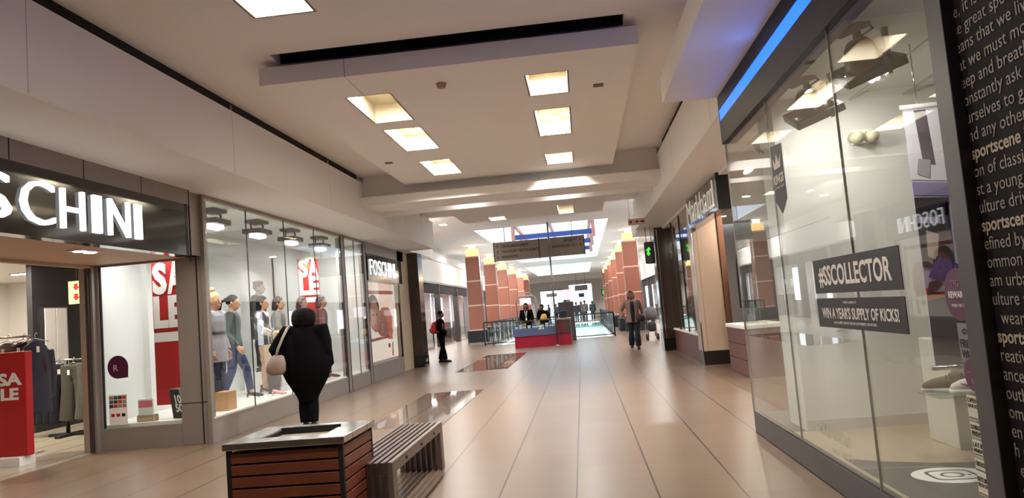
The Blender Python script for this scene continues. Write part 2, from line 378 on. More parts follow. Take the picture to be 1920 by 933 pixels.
# window_1: the long shop window
def shop_window(name, glass, gm, base, sill_h, joints, frames, head=None):
    """children: frame members, panes, base panel"""
    o = struct(name, base, metal)
    for f in frames: struct('window_frame', f, metal, o)
    for g in glass: struct('pane', g, gm, o)
    for j in joints: struct('glazing_joint', j, dark, o)
    return o
ys = [9.68, 10.98, 12.44, 13.9, 15.45]
shop_window('window_1', [MB().box(XL - .012, XL, a + .004, c - .004, .3, 3.3) for a, c in zip(ys, ys[1:])], G,
    MB().box(XL - .04, XL, 9.68, 15.45, 0, .3), .3, [MB().box(XL - .014, XL + .002, y - .004, y + .004, .3, 3.3) for y in ys[1:-1]] + [MB().box(XL - .05, XL + .004, y - .018, y + .018, 0, 3.32) for y in (15.49, 15.71)],
    [MB().box(XL - .04, XL + .004, 9.68, 15.45, 3.3, 3.345), MB().box(XL - .04, XL + .006, 9.68, 15.45, .29, .315), MB().box(XL - .05, XL + .002, 9.64, 9.70, 0, 3.345), MB().box(XL - .12, XL + .002, 15.51, 15.69, 0, 3.345)])
shop_window('window_2', [MB().box(XL - .012, XL, 15.73, 16.4, .3, 3.3), MB().box(XL - .012, XL, 16.41, 17.1, .3, 3.3)], G, MB().box(XL - .04, XL, 15.73, 17.1, 0, .3), .3,
    [MB().box(XL - .014, XL + .002, 16.4, 16.41, .3, 3.3), MB().box(XL - .05, XL + .004, 17.1, 17.136, 0, 3.32), MB().box(XL - .05, XL + .004, 17.31, 17.345, 0, 3.32)],
    [MB().box(XL - .04, XL + .004, 15.73, 17.1, 3.3, 3.345), MB().box(XL - .12, XL + .002, 17.14, 17.31, 0, 3.345)])
# window_3: return window facing the camera beside the shop entrance
shop_window('window_3', [MB().box(-6.53, -5.44, 9.66, 9.672, .29, 2.5)], G, MB().box(-6.56, -5.44, 9.64, 9.69, 0, .29), .3,
    [MB().box(-6.535, -6.52, 9.65, 9.685, .28, 2.5)], [MB().box(-6.56, -5.44, 9.65, 9.7, 2.47, 2.52), MB().box(-6.57, -6.535, 9.63, 9.7, 0, 2.5)])
o = struct('door_1', MB().box(-6.64, -6.60, 9.5, 9.62, 0, 2.5), M('door_dark', (58, 50, 46), .4))
struct('door_frame', MB().box(-6.72, -6.64, 9.5, 9.60, 0, 2.5), M('door_tan', (150, 138, 124), .4), o)
struct('door_frame', MB().box(-6.60, -6.57, 9.55, 9.64, 0, 2.5), metal, o)
# window_4: advertisement window under the small sign
k = MB(); k.box(XL - .04, XL, 17.345, 20.4, 0, .36)
shop_window('window_4', [MB().box(XL - .012, XL, 17.36, 20.38, .36, 2.42)], G_AR, k, .36, [MB().box(XL - .05, XL + .003, 20.385, 20.41, .0, 3.3)],
    [MB().box(XL - .04, XL + .004, 17.345, 20.4, .36, .41), MB().box(XL - .06, XL, 17.345, 21.1, 3.07, 3.345)])
struct('wall_left', MB().box(XL - .2, XL + .0, 20.41, 21.6, 0, 3.345), cream)
struct('wall_display', MB().box(XL - .22, XL - .141, 17.35, 20.4, 0, 3.3), M('display_white', (214, 216, 214), .6))
p = thing('column', (-4.94, 21.9, 0), 'dark brown granite pillar with black foot at the end of the left shop', 'column', None)
MB().box(-5.18, -4.70, 21.6, 22.2, .33, 3.345, .004).obj('shaft', granite, p); MB().box(-5.19, -4.69, 21.59, 22.21, 0, .33, .004).obj('foot', black, p)
# ---------------- right side: sports shop
XG = 1.63
struct('trim_7', MB().box(XG, XG + .10, YN, 7.87, 0, .195, .006), grey)                       # kerb under the glass
k = MB(); k.box(1.60, XG + .12, YN, 7.87, 2.96, 3.20); k.box(1.60, XG + .12, YN, 7.87, 3.325, 3.56); k.box(XG + .03, XG + .12, YN, 7.87, 3.2, 3.325)
k.box(1.60, 1.75, 7.862, 7.872, 2.96, 3.56)
hd = struct('trim_8', k, M('header_black', (36, 32, 38), .5, spec=.25))
bl = thing('light_strip', (1.62, 2.5, 3.2), 'long glowing blue light strip in the black band over the sports shop window', 'light')
MB().box(1.604, XG + .03, YN, 7.86, 3.205, 3.32).obj('diffuser', M('blue_glow', (20, 96, 255), .4, emit=1.15, emcol=(36, 112, 255)), bl)
for y in (1.0, 3.2, 5.4): area('blue_strip_lamp', (1.602, y + .6, 3.262), 2.0, 5, (.10, .25, 1.0), rot=(0, math.radians(-90), 0), sy=.1).rotation_euler = (0, math.radians(90), 0)
ys = [3.33, 4.62, 6.2, 7.87]
o = struct('window_5', MB().box(XG, XG + .02, 3.2, 7.87, .195, .215), grey)
for a, c in zip(ys, ys[1:]): struct('pane', MB().box(XG, XG + .012, a + .003, c - .003, .2, 2.97), G, o)
for y in ys[1:-1]: struct('glazing_joint', MB().box(XG - .001, XG + .013, y - .004, y + .004, .2, 2.97), M('joint_light', (120, 118, 108), .3), o)
struct('pane', MB().box(XG, 3.4, 7.862, 7.874, .2, 2.97), G, o)
struct('glazing_joint', MB().box(XG - .002, XG + .014, 7.86, 7.876, .2, 2.97), M('joint_light', (120, 118, 108), .3), o)
struct('window_frame', MB().box(1.598, 1.70, 3.195, 3.33, 0, 3.0, .004), M('frame_dark', (58, 54, 52), .4), o)
struct('floor_display', MB().box(XG + .06, 3.6, 3.0, 6.63, .1, .2), M('display_tan', (176, 158, 128), .3, var=.03))
struct('floor_display', MB().box(XG + .06, 3.6, 6.63, 7.86, .1, .2), M('display_grey', (88, 82, 76), .4))
struct('trim_9', MB().box(XG + .1, 3.6, 7.80, 7.87, 0, .195), grey)
struct('wall_display', MB().box(1.80, 3.6, 6.63, 7.15, .2, 3.1), M('sports_white', (214, 212, 206), .6, var=.02))
struct('baseboard_display', MB().box(1.798, 3.6, 6.605, 6.63, .2, .29), M('sports_base', (190, 184, 172), .5))
struct('wall_right', MB().box(3.5, 3.6, YN, 6.63, .0, 3.2), M('sports_white', (214, 212, 206), .6))
struct('ceiling_display', MB().box(XG + .1, 3.6, YN, 7.87, 3.06, 3.16), M('sports_white', (214, 212, 206), .6))
struct('wall_text', MB().box(1.662, 1.80, YN, 3.19, 0, 3.0), M('panel_black', (26, 21, 21), .7, spec=.1))
# ---------------- right side: next shop, from its open front to the pillars
struct('wall_right', MB().box(6.2, 6.3, 7.9, 21, 0, 3.3), M('shop_beige', (112, 98, 88), .6))
struct('wall_right', MB().box(3.62, 6.2, 7.5, 7.6, 0, 3.3), M('shop_beige', (112, 98, 88), .6))
struct('ceiling_shop', MB().box(2.35, 6.3, 7.9, 21, 3.3, 3.4), ceilm)
p = thing('column', (2.62, 15.85, 0), 'cream tiled pillar with black foot under the black hanging sign box', 'column')
MB().box(2.37, 2.87, 15.53, 16.2, .28, 3.34, .004).obj('shaft', tile_wall('cream_tiles', (184, 160, 138), .42, .42, (156, 134, 114)), p)
MB().box(2.36, 2.88, 15.52, 16.21, 0, .28, .004).obj('foot', M('foot_black', (34, 29, 27), .3), p)
MB().box(2.345, 2.365, 15.525, 15.56, 0, 3.34).obj('edge_strip', chrome, p)
struct('door_2', MB().box(2.88, 2.99, 15.5, 15.7, 0, 3.0), M('post_wood', (122, 82, 58), .45))
o = struct('window_6', MB().box(2.40, 2.5, 16.21, 20.5, 0, .56), wood3)
struct('pane', MB().box(2.40, 2.412, 16.21, 20.5, .56, 3.3), G, o); struct('sill', MB().box(2.38, 2.6, 16.21, 20.5, .56, .6), paper, o)
for y in (17.6, 19.1): struct('window_frame', MB().box(2.385, 2.43, y - .02, y + .02, .56, 3.3), granite, o)
p = thing('column', (2.44, 20.9, 0), 'tall dark brown pillar with chrome edge beside the green lit sign', 'column')
MB().box(2.12, 2.78, 20.6, 21.3, .33, 3.345, .004).obj('shaft', granite, p); MB().box(2.11, 2.79, 20.59, 21.31, 0, .33, .004).obj('foot', black, p)
for x in (2.10, 2.17): MB().box(x, x + .025, 20.57, 20.6, 0.33, 3.3).obj('edge_strip', chrome, p)
# ---------------- atrium
ZA = 4.6
HOLES = [(-3.9, 1.27, 28.4, 50.7), (-4.1, 1.0, 57, 74)]
b = MB(); slab_with_holes(b, -7.6, 5.2, 20.9, 90, ZA, ZA + .12, HOLES); b.box(-4.1, 1.72, 20.9, 21.0, ZC, ZA + .1); struct('ceiling_atrium', b, ceilm)
wellm = M('well_white', (224, 228, 236), .7)
for n, (x0, x1, y0, y1) in enumerate(HOLES):
    k = MB(); h = 6.4 if n == 0 else 5.5
    k.box(x0 - .1, x0, y0, y1, ZA + .12, h); k.box(x1, x1 + .1, y0, y1, ZA + .12, h); k.box(x0, x1, y0 - .1, y0, ZA + .12, h); k.box(x0, x1, y1, y1 + .1, ZA + .12, h)
    struct('skylight_well', k, wellm)
bluem = M('beam_blue', (38, 58, 128), .4); pink = M('truss_pink', (176, 128, 116), .5)
roof = thing('skylight', (-1.3, 39.5, 5.0), 'glazed skylight roof with blue cross beams and pinkish struts over the void', 'skylight')
for y in (38, 43.5, 49): MB().box(-3.2, .9, y, y + .22, 5.0, 5.24).obj('cross_beam', bluem, roof)
for x in (-3.05, -1.3, .75):
    MB().box(x - .08, x + .08, 33, 50, 5.62, 5.8).obj('rafter', pink, roof)
for y in (38, 43.5, 49):
    for x in (-3.2, .9): MB().box(x - .09, x + .09, y - .02, y + .24, 4.85, 5.8).obj('strut', pink, roof)
MB().box(-3.9, 1.27, 28.4, 50.7, 6.3, 6.32).obj('glazing', G2, roof)
roof2 = thing('skylight', (-1.5, 65, 5.2), 'second skylight, pale and plain, far down the mall', 'skylight')
for y in (62, 67): MB().box(-4.1, 1.0, y, y + .35, 5.2, 5.4).obj('cross_beam', M('beam_grey', (150, 156, 172), .5), roof2)
MB().box(-4.1, 1.0, 57, 74, 5.46, 5.48).obj('glazing', G2, roof2)
# end wall with its bright openings
ew = M('end_wall', (214, 206, 196), .6)
k = MB(); k.box(-8, -4.75, 86, 86.4, 0, ZA); k.box(-2.05, -1.4, 86, 86.4, 0, ZA); k.box(1.35, 5.6, 86, 86.4, 0, ZA); k.box(-4.75, -2.05, 86, 86.4, 3.4, ZA); k.box(-1.4, 1.35, 86, 86.4, 3.85, ZA)
struct('wall_end', k, ew)
struct('trim_10', MB().box(-6, 5, 78, 78.8, 4.05, ZA), ew)
o = struct('window_7', MB().box(-4.75, -2.05, 86.1, 86.16, 3.3, 3.4), grey); struct('pane', MB().box(-4.75, -2.05, 86.1, 86.12, 0, 3.3), G2, o)
for x in (-4.7, -3.4, -2.1): struct('window_frame', MB().box(x - .04, x + .04, 86.08, 86.16, 0, 3.4), grey, o)
o = struct('door_3', MB().box(-1.4, 1.35, 86.1, 86.16, 3.75, 3.85), paper); struct('pane', MB().box(-1.4, 1.35, 86.1, 86.12, 0, 3.75), G2, o)
for x in (-1.36, 1.3): struct('door_frame', MB().box(x - .05, x + .05, 86.08, 86.16, 0, 3.8), paper, o)
# side walls of the atrium: storefronts
k = MB(); k.prism([(-6.7, 2.95), (-6.62, 3.02), (-6.62, 4.0), (-6.7, 4.0), (-7.4, 4.0), (-7.4, 2.95)], 'Y', 20.9, 86); k.box(-7.4, -6.95, 20.9, 86, 4.0, ZA); struct('trim_11', k, white)
struct('shadow_gap', MB().box(-6.98, -6.66, 20.9, 86, 4.0, 4.04), dark, bpy.data.objects['trim_11'])
k = MB(); k.box(4.12, 4.9, 27.5, 86, 2.75, 4.0); k.box(4.45, 4.9, 27.5, 86, 4.0, ZA); struct('trim_12', k, white)
struct('wall_left', MB().box(-10.2, -10.1, 20.9, 86, 0, 3.2), M('shop_grey', (150, 146, 144), .6)); struct('ceiling_shop', MB().box(-10.2, -6.95, 20.9, 86, 2.95, 3.05), ceilm)
struct('wall_left', MB().box(-10.2, -5.2, 22.21, 22.3, 0, 3.345), M('shop_grey', (150, 146, 144), .6))
struct('wall_right', MB().box(7.4, 7.5, 21, 86, 0, 3.2), M('shop_grey', (150, 146, 144), .6)); struct('ceiling_shop', MB().box(4.6, 7.5, 21, 86, 2.75, 2.85), ceilm)
struct('wall_right', MB().box(2.79, 7.5, 21.2, 21.3, 0, 4.6), M('shop_grey', (150, 146, 144), .6))
dk = [M('post_dark', (44, 40, 40), .2), M('post_brown', (62, 50, 46), .25), M('post_grey', (120, 118, 118), .3)]
def storefronts(x, s, y0, y1, zt, side):
    y = y0; i = 0; ids = ['first', 'second', 'third', 'fourth', 'fifth', 'sixth', 'seventh', 'eighth', 'ninth', 'tenth', 'eleventh', 'twelfth', 'thirteenth', 'fourteenth', 'fifteenth']
    while y < y1 - 1:
        w = random.choice((3.6, 4.4, 5.2)); w = min(w, y1 - y)
        t = thing('shopfront', (x, y + w / 2, 0), 'glass shopfront with dark posts along the far %s side, %s from the front' % (side, ids[i]), 'shopfront', 'shopfronts along the far %s side' % side)
        MB().box(*sorted((x, x - s * .25)), y, y + .35, 0, zt).obj('post', dk[i % 3], t)
        MB().box(*sorted((x - s * .02, x - s * .12)), y + .35, y + w, zt - .45, zt - .02).obj('fascia', M('fascia_dark', (46, 42, 42), .7, spec=.2), t)
        g = MB().box(*sorted((x - s * .05, x - s * .062)), y + .35, y + w * .62, .1, zt - .45).obj('pane', G_AR, t)
        MB().box(*sorted((x - s * .04, x - s * .10)), y + w * .62, y + w * .62 + .07, 0, zt - .45).obj('door_post', chrome, t)
        MB().box(*sorted((x - s * .04, x - s * .10)), y + .35, y + w * .62, 0, .1).obj('kick_plate', steel, t)
        if i % 3 != 1:
            MB().box(*sorted((x - s * .3, x - s * .36)), y + .5, y + w * .45, .8, 2.35).obj('lightbox', M('poster_glow', (236, 240, 250), .5, emit=2.6), t)
        else:
            MB().box(*sorted((x - s * .6, x - s * 1.3)), y + .5, y + w * .6, 0, 1.1, .02).obj('display_table', M('table_%d' % (i % 3), ((176, 170, 168), (60, 52, 56), (128, 92, 80))[i % 3], .4), t)
        area('shop_lamp', (x - s * 1.2, y + w / 2, zt - .12), .9, 95 * SHOP, (1, .97, .95), sy=.5)
        y += w; i += 1
storefronts(-6.7, 1, 22.6, 85, 2.95, 'left'); storefronts(4.2, -1, 22.6, 85, 2.75, 'right')
# ================================================================== FOREGROUND: planter bin and bench
def planter():
    x0, x1, y0, y1, h = -2.42, -1.60, 4.76, 5.48, .705
    t = thing('planter', ((x0 + x1) / 2, (y0 + y1) / 2, 0), 'square wood-slatted planter box with polished steel rim, nearest the camera', 'planter')
    MB().box(x0 + .05, x1 - .05, y0 + .05, y1 - .05, .02, h - .06).obj('inner_box', blackm, t)
    for k in range(8):                                  # slats on four sides, one mesh each
        z0 = .03 + k * .0775; z1 = z0 + .066
        MB().box(x0 + .045, x1 - .045, y0 + .02, y0 + .045, z0, z1, .004).obj('slat', wood, t); MB().box(x0 + .045, x1 - .045, y1 - .045, y1 - .02, z0, z1, .004).obj('slat', wood, t)
        MB().box(x0 + .02, x0 + .045, y0 + .045, y1 - .045, z0, z1, .004).obj('slat', wood, t); MB().box(x1 - .045, x1 - .02, y0 + .045, y1 - .045, z0, z1, .004).obj('slat', wood, t)
    for (x, y) in ((x0 + .018, y0 + .018), (x1 - .048, y0 + .018), (x0 + .018, y1 - .048), (x1 - .048, y1 - .048)):
        MB().box(x, x + .03, y, y + .03, 0, h - .05).obj('corner_post', blackm, t)
    r = MB(); a = .19
    r.box(x0, x1, y0, y0 + a, h - .045, h, .006); r.box(x0, x1, y1 - a, y1, h - .045, h, .006); r.box(x0, x0 + a, y0 + a, y1 - a, h - .045, h, .006); r.box(x1 - a, x1, y0 + a, y1 - a, h - .045, h, .006)
    rim = r.obj('rim', steel, t)
    l = MB(); l.box(x0 + a, x1 - a, y0 + a, y0 + a + .012, h - .14, h - .004); l.box(x0 + a, x1 - a, y1 - a - .012, y1 - a, h - .14, h + .012); l.box(x0 + a, x0 + a + .012, y0 + a, y1 - a, h - .14, h - .004); l.box(x1 - a - .012, x1 - a, y0 + a, y1 - a, h - .14, h - .004)
    l.obj('liner', blackm, rim)
    MB().box(x0 + a + .012, x1 - a - .012, y0 + a + .012, y1 - a - .012, h - .06, h - .035).obj('infill', M('infill_tan', (150, 132, 112), .6, var=.2, scale=30), t)
planter()
def bench():
    x0, x1, y0, y1, h = -1.83, -1.41, 5.25, 7.12, .43
    t = thing('bench', ((x0 + x1) / 2, (y0 + y1) / 2, 0), 'long wood-slatted bench with grey end rails behind the planter', 'bench')
    n = 8; pitch = (x1 - x0) / n
    for k in range(n):
        xa = x0 + k * pitch; last = k == n - 1; m = M('bench_rail', (112, 98, 86), .4, .3) if last or k == 0 else wood2
        w = pitch * (.62 if not last else .7)
        MB().box(xa, xa + w, y0, y1, h - .085, h, .004).obj('slat', m, t)
        MB().box(xa, xa + w, y0, y0 + .34 * .35, 0, h - .084, .004).obj('leg', m, t)
        MB().box(xa, xa + w, y1 - .12, y1, 0, h - .084, .004).obj('leg', m, t)
    for y in (y0 + .42, y0 + .95, y1 - .4):
        MB().tube([(x0 + .01, y, h - .045), (x1 - .015, y, h - .045)], .010, 10).obj('tie_rod', steel, t)
        MB().tube([(x1 - .02, y, h - .045), (x1 - .008, y, h - .045)], [.014, .011], 12).obj('bolt', blackm, t)
bench()
# ================================================================== SIGNS OF THE LEFT SHOP
t = thing('shop_sign', (XL, 6.4, 2.47), 'long glossy black sign with white lit capitals above the left shop entrance', 'sign')
MB().box(XL - .14, XL + .012, 3.6, 9.22, 2.47, 3.14, .004).obj('panel', black, t)
MB().box(XL - .14, XL + .014, 9.17, 9.23, 2.465, 3.145).obj('end_cap', blackm, t)
for ch, ya, yb in (('F', 4.62, 4.93), ('O', 5.06, 5.56), ('S', 5.74, 6.17), ('C', 6.29, 6.72), ('H', 6.82, 7.16), ('I', 7.30, 7.43), ('N', 7.56, 7.93), ('I', 8.045, 8.155)):
    text('letter', ch, (XL + .03, ya, 2.585), (0, 1, 0), (0, 0, 1), M('letter_lit', (250, 252, 255), .4, emit=1.1), t, size=.5, w=yb - ya, h=.40 if ch not in 'SC' else .42, depth=.02, bold=(-.004 if ch != 'I' else 0))
t = thing('shop_sign', (XL, 19, 2.42), 'small black sign with white lit capitals above the beauty poster', 'sign')
MB().box(XL - .05, XL + .012, 17.4, 20.78, 2.42, 3.07, .004).obj('panel', black, t)
y = 17.55
for ch, w in (('F', .30), ('O', .42), ('S', .34), ('C', .38), ('H', .38), ('I', .11), ('N', .40), ('I', .11)):
    text('letter', ch, (XL + .03, y, 2.56), (0, 1, 0), (0, 0, 1), M('letter_lit', (250, 252, 255), .4, emit=1.1), t, size=.5, w=w * .80, h=.38, depth=.006, bold=-.004); y += w
# beauty poster (a plain portrait, no known artwork)
t = thing('poster', (XL - .12, 18.85, .45), 'pale beauty poster of a reclining person with a bare arm, below the small black sign', 'poster')
xp = XL - .12
def flat(pts, name, m, lay): return MB().prism(pts, 'X', xp + .004 + lay * .003, xp + .006 + lay * .003).obj(name, m, t)
def ell(cy, cz, ry, rz, n=28, a0=0, a1=2 * math.pi): return [(cy + ry * math.cos(a0 + (a1 - a0) * i / n), cz + rz * math.sin(a0 + (a1 - a0) * i / n)) for i in range(n)]
MB().box(xp - .02, xp + .004, 17.42, 20.3, .45, 2.40).obj('sheet', M('poster_pale', (232, 214, 200), .5, emit=.38), t)
flat([(17.5, 2.10), (20.1, 2.13), (20.1, 2.22), (17.5, 2.19)], 'heading_band', M('poster_maroon', (132, 44, 44), .5, emit=.38), 1)
flat(ell(18.1, 1.74, .52, .36), 'hair', M('poster_hair', (44, 32, 30), .6, emit=.38), 1)
flat(ell(18.15, 1.55, .42, .40), 'face', M('poster_skin', (156, 100, 80), .5, emit=.38), 2)
flat([(18.5, 1.62), (18.9, 1.78), (19.5, 1.78), (19.75, 1.60), (19.85, 1.1), (19.6, 1.0), (18.6, 1.05), (18.3, 1.2)], 'shoulder', M('poster_skin2', (138, 84, 68), .5, emit=.38), 1)
flat([(19.3, 1.72), (19.62, 1.74), (19.85, 1.5), (19.72, .93), (19.28, .95), (19.32, 1.3)], 'arm', M('poster_skin3', (168, 92, 72), .5, emit=.38), 3)
flat([(17.44, 1.32), (17.9, 1.24), (18.5, 1.05), (19.0, .98), (17.44, .98)], 'pillow', M('poster_pillow', (226, 216, 214), .5, emit=.38), 3)
for cy in (17.98, 18.32):
    flat(ell(cy, 1.60, .06, .025), 'eye', M('poster_hair', (0, 0, 0)), 3)
flat(ell(18.15, 1.33, .11, .035), 'mouth', M('poster_maroon', (0, 0, 0)), 3)
flat([(17.44, .94), (19.4, .98), (19.4, 1.05), (17.44, 1.01)], 'red_edge', M('poster_maroon', (0, 0, 0)), 4)
flat([(17.44, .46), (20.28, .46), (20.28, .94), (17.44, .94)], 'lower_sheet', M('poster_white', (236, 226, 216), .5, emit=.38), 1)
flat([(19.62, .50), (19.78, .50), (19.78, .66), (19.62, .66)], 'bottle', M('poster_skin3', (0, 0, 0)), 2); flat([(19.66, .66), (19.75, .66), (19.77, .84), (19.7, .86)], 'brush', M('poster_hair', (0, 0, 0)), 2)
flat(ell(19.38, .78, .11, .06), 'lipstick', M('poster_maroon', (0, 0, 0)), 2)
# SALE poster hanging in the return window
def sale_poster(loc, right, w, h, label, lh):
    t = thing('sale_poster', loc, label, 'poster', None); r = Vector(right); n = r.cross(Vector((0, 0, 1))); o = Vector(loc)
    def slab(u0, u1, z0, z1, d0, d1, name, m):
        k = MB(); k.box(u0, u1, -d1, -d0, z0, z1); mt = Matrix((( r.x, -n.x, 0, 0), (r.y, -n.y, 0, 0), (0, 0, 1, 0), (0, 0, 0, 1))); k.xform(mt); return k.obj(name, m, t, local=True)
    slab(0, w, 0, h, -.006, .006, 'sheet', red)
    slab(.0, w, h * .435, h * .50, .006, .009, 'white_band', paper)
    for (a, c, z) in (('S', 'A', h * .765), ('L', 'E', h * .53)):
        text('letter', a, o + n * .012 + r * (w * .03) + Vector((0, 0, z)), right, (0, 0, 1), paper, t, size=.4, w=w * .46, h=lh, depth=.004, bold=.02)
        text('letter', c, o + n * .012 + r * (w * .50) + Vector((0, 0, z)), right, (0, 0, 1), paper, t, size=.4, w=w * .48, h=lh, depth=.004, bold=.02)
    slab(-.01, w + .01, h, h + .02, -.01, .012, 'top_rail', chrome)
    return t
sale_poster((-6.10, 10.2, .50), (1, 0, 0), .47, 2.04, 'tall red SALE poster with white letters in the window beside the shop entrance', .46)
sale_poster((-5.87, 15.2, 1.25), (.80, .6, 0), .44, 1.60, 'red SALE poster with white letters hanging behind the mannequins', .40)
# purple round sticker and labels on the return window
def sticker(name, cx, y, cz, pts, m, label, cat='sticker', words=()):
    t = thing(name, (cx, y, cz), label, cat)
    MB().prism(pts, 'Y', y - .004, y - .001).obj('sheet', m, t)
    for s, px, pz, size, mm in words: text('lettering', s, (px, y - .006, pz), (1, 0, 0), (0, 0, 1), mm, t, size=size, depth=.0006, align='C')
    return t
plum = M('plum_vinyl', (74, 22, 56), .4)
yw = 9.657
pc = [(-6.31 + .148 * math.cos(a), 1.10 + .155 * math.sin(a)) for a in [2 * math.pi * i / 28 for i in range(22)]] + [(-6.17, .955)]
sticker('round_sticker', -6.31, yw, 1.1, pc, plum, 'round plum sticker on the glass beside the shop entrance', words=(('R', -6.34, 1.05, .12, M('vinyl_pink', (220, 170, 190), .5)),))
t = thing('payment_sticker', (-6.33, yw, .36), 'tall sticker of small card logos low on the entrance glass', 'sticker')
for r_ in range(3):
    for c_ in range(4):
        cc = ((60, 50, 60), (170, 120, 100), (180, 60, 50), (70, 76, 90), (150, 140, 130))[(r_ * 3 + c_ * 2) % 5]
        MB().box(-6.45 + c_ * .062, -6.395 + c_ * .062, yw - .004, yw - .001, .56 + r_ * .055, .605 + r_ * .055).obj('card_logo', M('logo_%d_%d_%d' % cc, cc, .5), t)
MB().box(-6.46, -6.20, yw - .002, yw - .0005, .33, .73).obj('sheet', paper, t)
for c_ in range(3): MB().box(-6.43 + c_ * .075, -6.38 + c_ * .075, yw - .004, yw - .001, .44, .48).obj('card_logo', red if c_ < 2 else blackm, t)
one('notice', MB().box(-6.16, -5.95, 9.84, 9.86, .42, .63).box(-6.155, -5.955, 9.836, 9.84, .52, .61, mi=1), [paper, M('pink_card', (222, 120, 140), .5)], 'small white and pink notice standing on the small carton by the entrance glass', 'notice')
t = thing('gift_box', (-6.04, 9.82, .30), 'small tan and grey carton on the window floor beside the entrance glass', 'box')
MB().box(-6.16, -5.92, 9.8, 9.92, .30, .42, .004).obj('carton', M('carton_grey', (150, 140, 130), .6), t); MB().box(-6.161, -5.919, 9.799, 9.921, .34, .385).obj('band', M('carton_tan', (182, 152, 104), .6), t)
struct('floor_display', MB().box(-6.70, -5.46, 9.74, 10.95, .2, .30), M('display_floor', (236, 232, 226), .25))
t = thing('price_block', (-5.62, 9.95, .30), 'tilted black price block with white figures on the window floor by the grey pillar', 'sign', rz=math.radians(-25))
k = MB(); k.prism([(-.11, 0), (.13, 0), (.02, .43), (-.19, .43)], 'Y', -.03, .13); k.obj('block', M('block_grey', (120, 112, 104), .5), t, local=True)
MB().prism([(-.10, .01), (.12, .01), (.012, .42), (-.182, .42)], 'Y', -.036, -.03).obj('face', blackm, t, local=True)
text('lettering', '10', (-.07, -.038, .24), (1, 0, -.0), (-.3, 0, 1), paper, t, size=.16, depth=.001, bold=.004, local=True); text('lettering', '50', (-.035, -.038, .12), (1, 0, 0), (-.3, 0, 1), paper, t, size=.16, depth=.001, bold=.004, local=True)
# ================================================================== LEFT SHOP INTERIOR
t = thing('sale_stand', (-7.2, 8.95, 0), 'red upright SALE stand with white foot at the left edge', 'sign stand')
MB().box(-7.43, -7.03, 8.88, 9.0, .12, 1.42, .01).obj('board', red, t); MB().box(-7.38, -7.08, 8.8, 9.08, 0, .12, .008).obj('foot', paper, t)
text('lettering', 'SA', (-7.41, 8.876, 1.0), (1, 0, 0), (0, 0, 1), paper, t, size=.24, w=.33, h=.16, depth=.002, bold=.01); text('lettering', 'LE', (-7.37, 8.876, .82), (1, 0, 0), (0, 0, 1), paper, t, size=.24, w=.24, h=.15, depth=.002, bold=.01)
t = thing('mirror_cabinet', (-9.46, 12.75, 1.15), 'tall white two-leaf panel on the black rear wall of the left shop', 'cabinet')
for y in (12.45, 12.74): MB().box(-9.5, -9.46, y, y + .27, 1.12, 2.14, .004).obj('door', lit_white if False else paper, t)
MB().box(-9.5, -9.465, 12.43, 13.04, 1.1, 2.16).obj('frame', chrome, t)
t = thing('exit_sign', (-8.0, 11.2, 2.15), 'small yellow sign with red arrows hanging in the left shop', 'sign')
MB().box(-8.1, -7.84, 11.2, 11.24, 2.1, 2.46).obj('panel', M('sign_yellow', (250, 226, 130), .5, emit=.7), t)
for z in (2.16, 2.32): MB().prism([(-8.0, z + .1), (-7.94, z + .1), (-7.94, z + .05), (-7.91, z + .05), (-7.97, z - .01), (-8.03, z + .05), (-8.0, z + .05)], 'Y', 11.192, 11.2).obj('arrow', red, t)
MB().tube([(-7.97, 11.22, 2.46), (-7.97, 11.22, 2.95)], .008, 8).obj('hanger', blackm, t)
for i, (x, y) in enumerate(((-9.4, 11.75), (-10.9, 13.7), (-9.3, 11.2), (-8.2, 10.1), (-10.5, 9.5))):
    t = thing('ceiling_light', (x, y, 2.95), 'twin square ceiling spotlight inside the left shop, %s' % ('left of the entrance view', 'farthest back', 'near its neighbour at the left edge', 'closest to the entrance', 'out on the far left')[i], 'ceiling light', 'ceiling spots inside the left shop')
    MB().box(x - .17, x + .17, y - .09, y + .09, 2.925, 2.955).obj('frame', white, t)
    for d in (-.085, .085): MB().box(x + d - .06, x + d + .06, y - .06, y + .06, 2.915, 2.926).obj('lens', lens, t)
    area('shop_spot', (x, y, 2.905), .3, 38 * SHOP, (1, .9, .8), sy=.12)
for i, y in enumerate((8.0, 5.2)):
    t = thing('ceiling_light', (-5.57, y, 2.5), 'twin recessed spotlight in the soffit under the big black sign, %s' % ('in view', 'nearer the camera')[i], 'ceiling light', 'spots in the entrance soffit')
    MB().box(-5.66, -5.48, y - .19, y + .19, 2.485, 2.502).obj('frame', white, t)
    for d in (-.09, .09): MB().tube([(-5.57, y + d, 2.486), (-5.57, y + d, 2.478)], .065, 16).obj('lens', lens, t)
    area('soffit_spot', (-5.57, y, 2.47), .2, 14 * SHOP, (1, .86, .72))
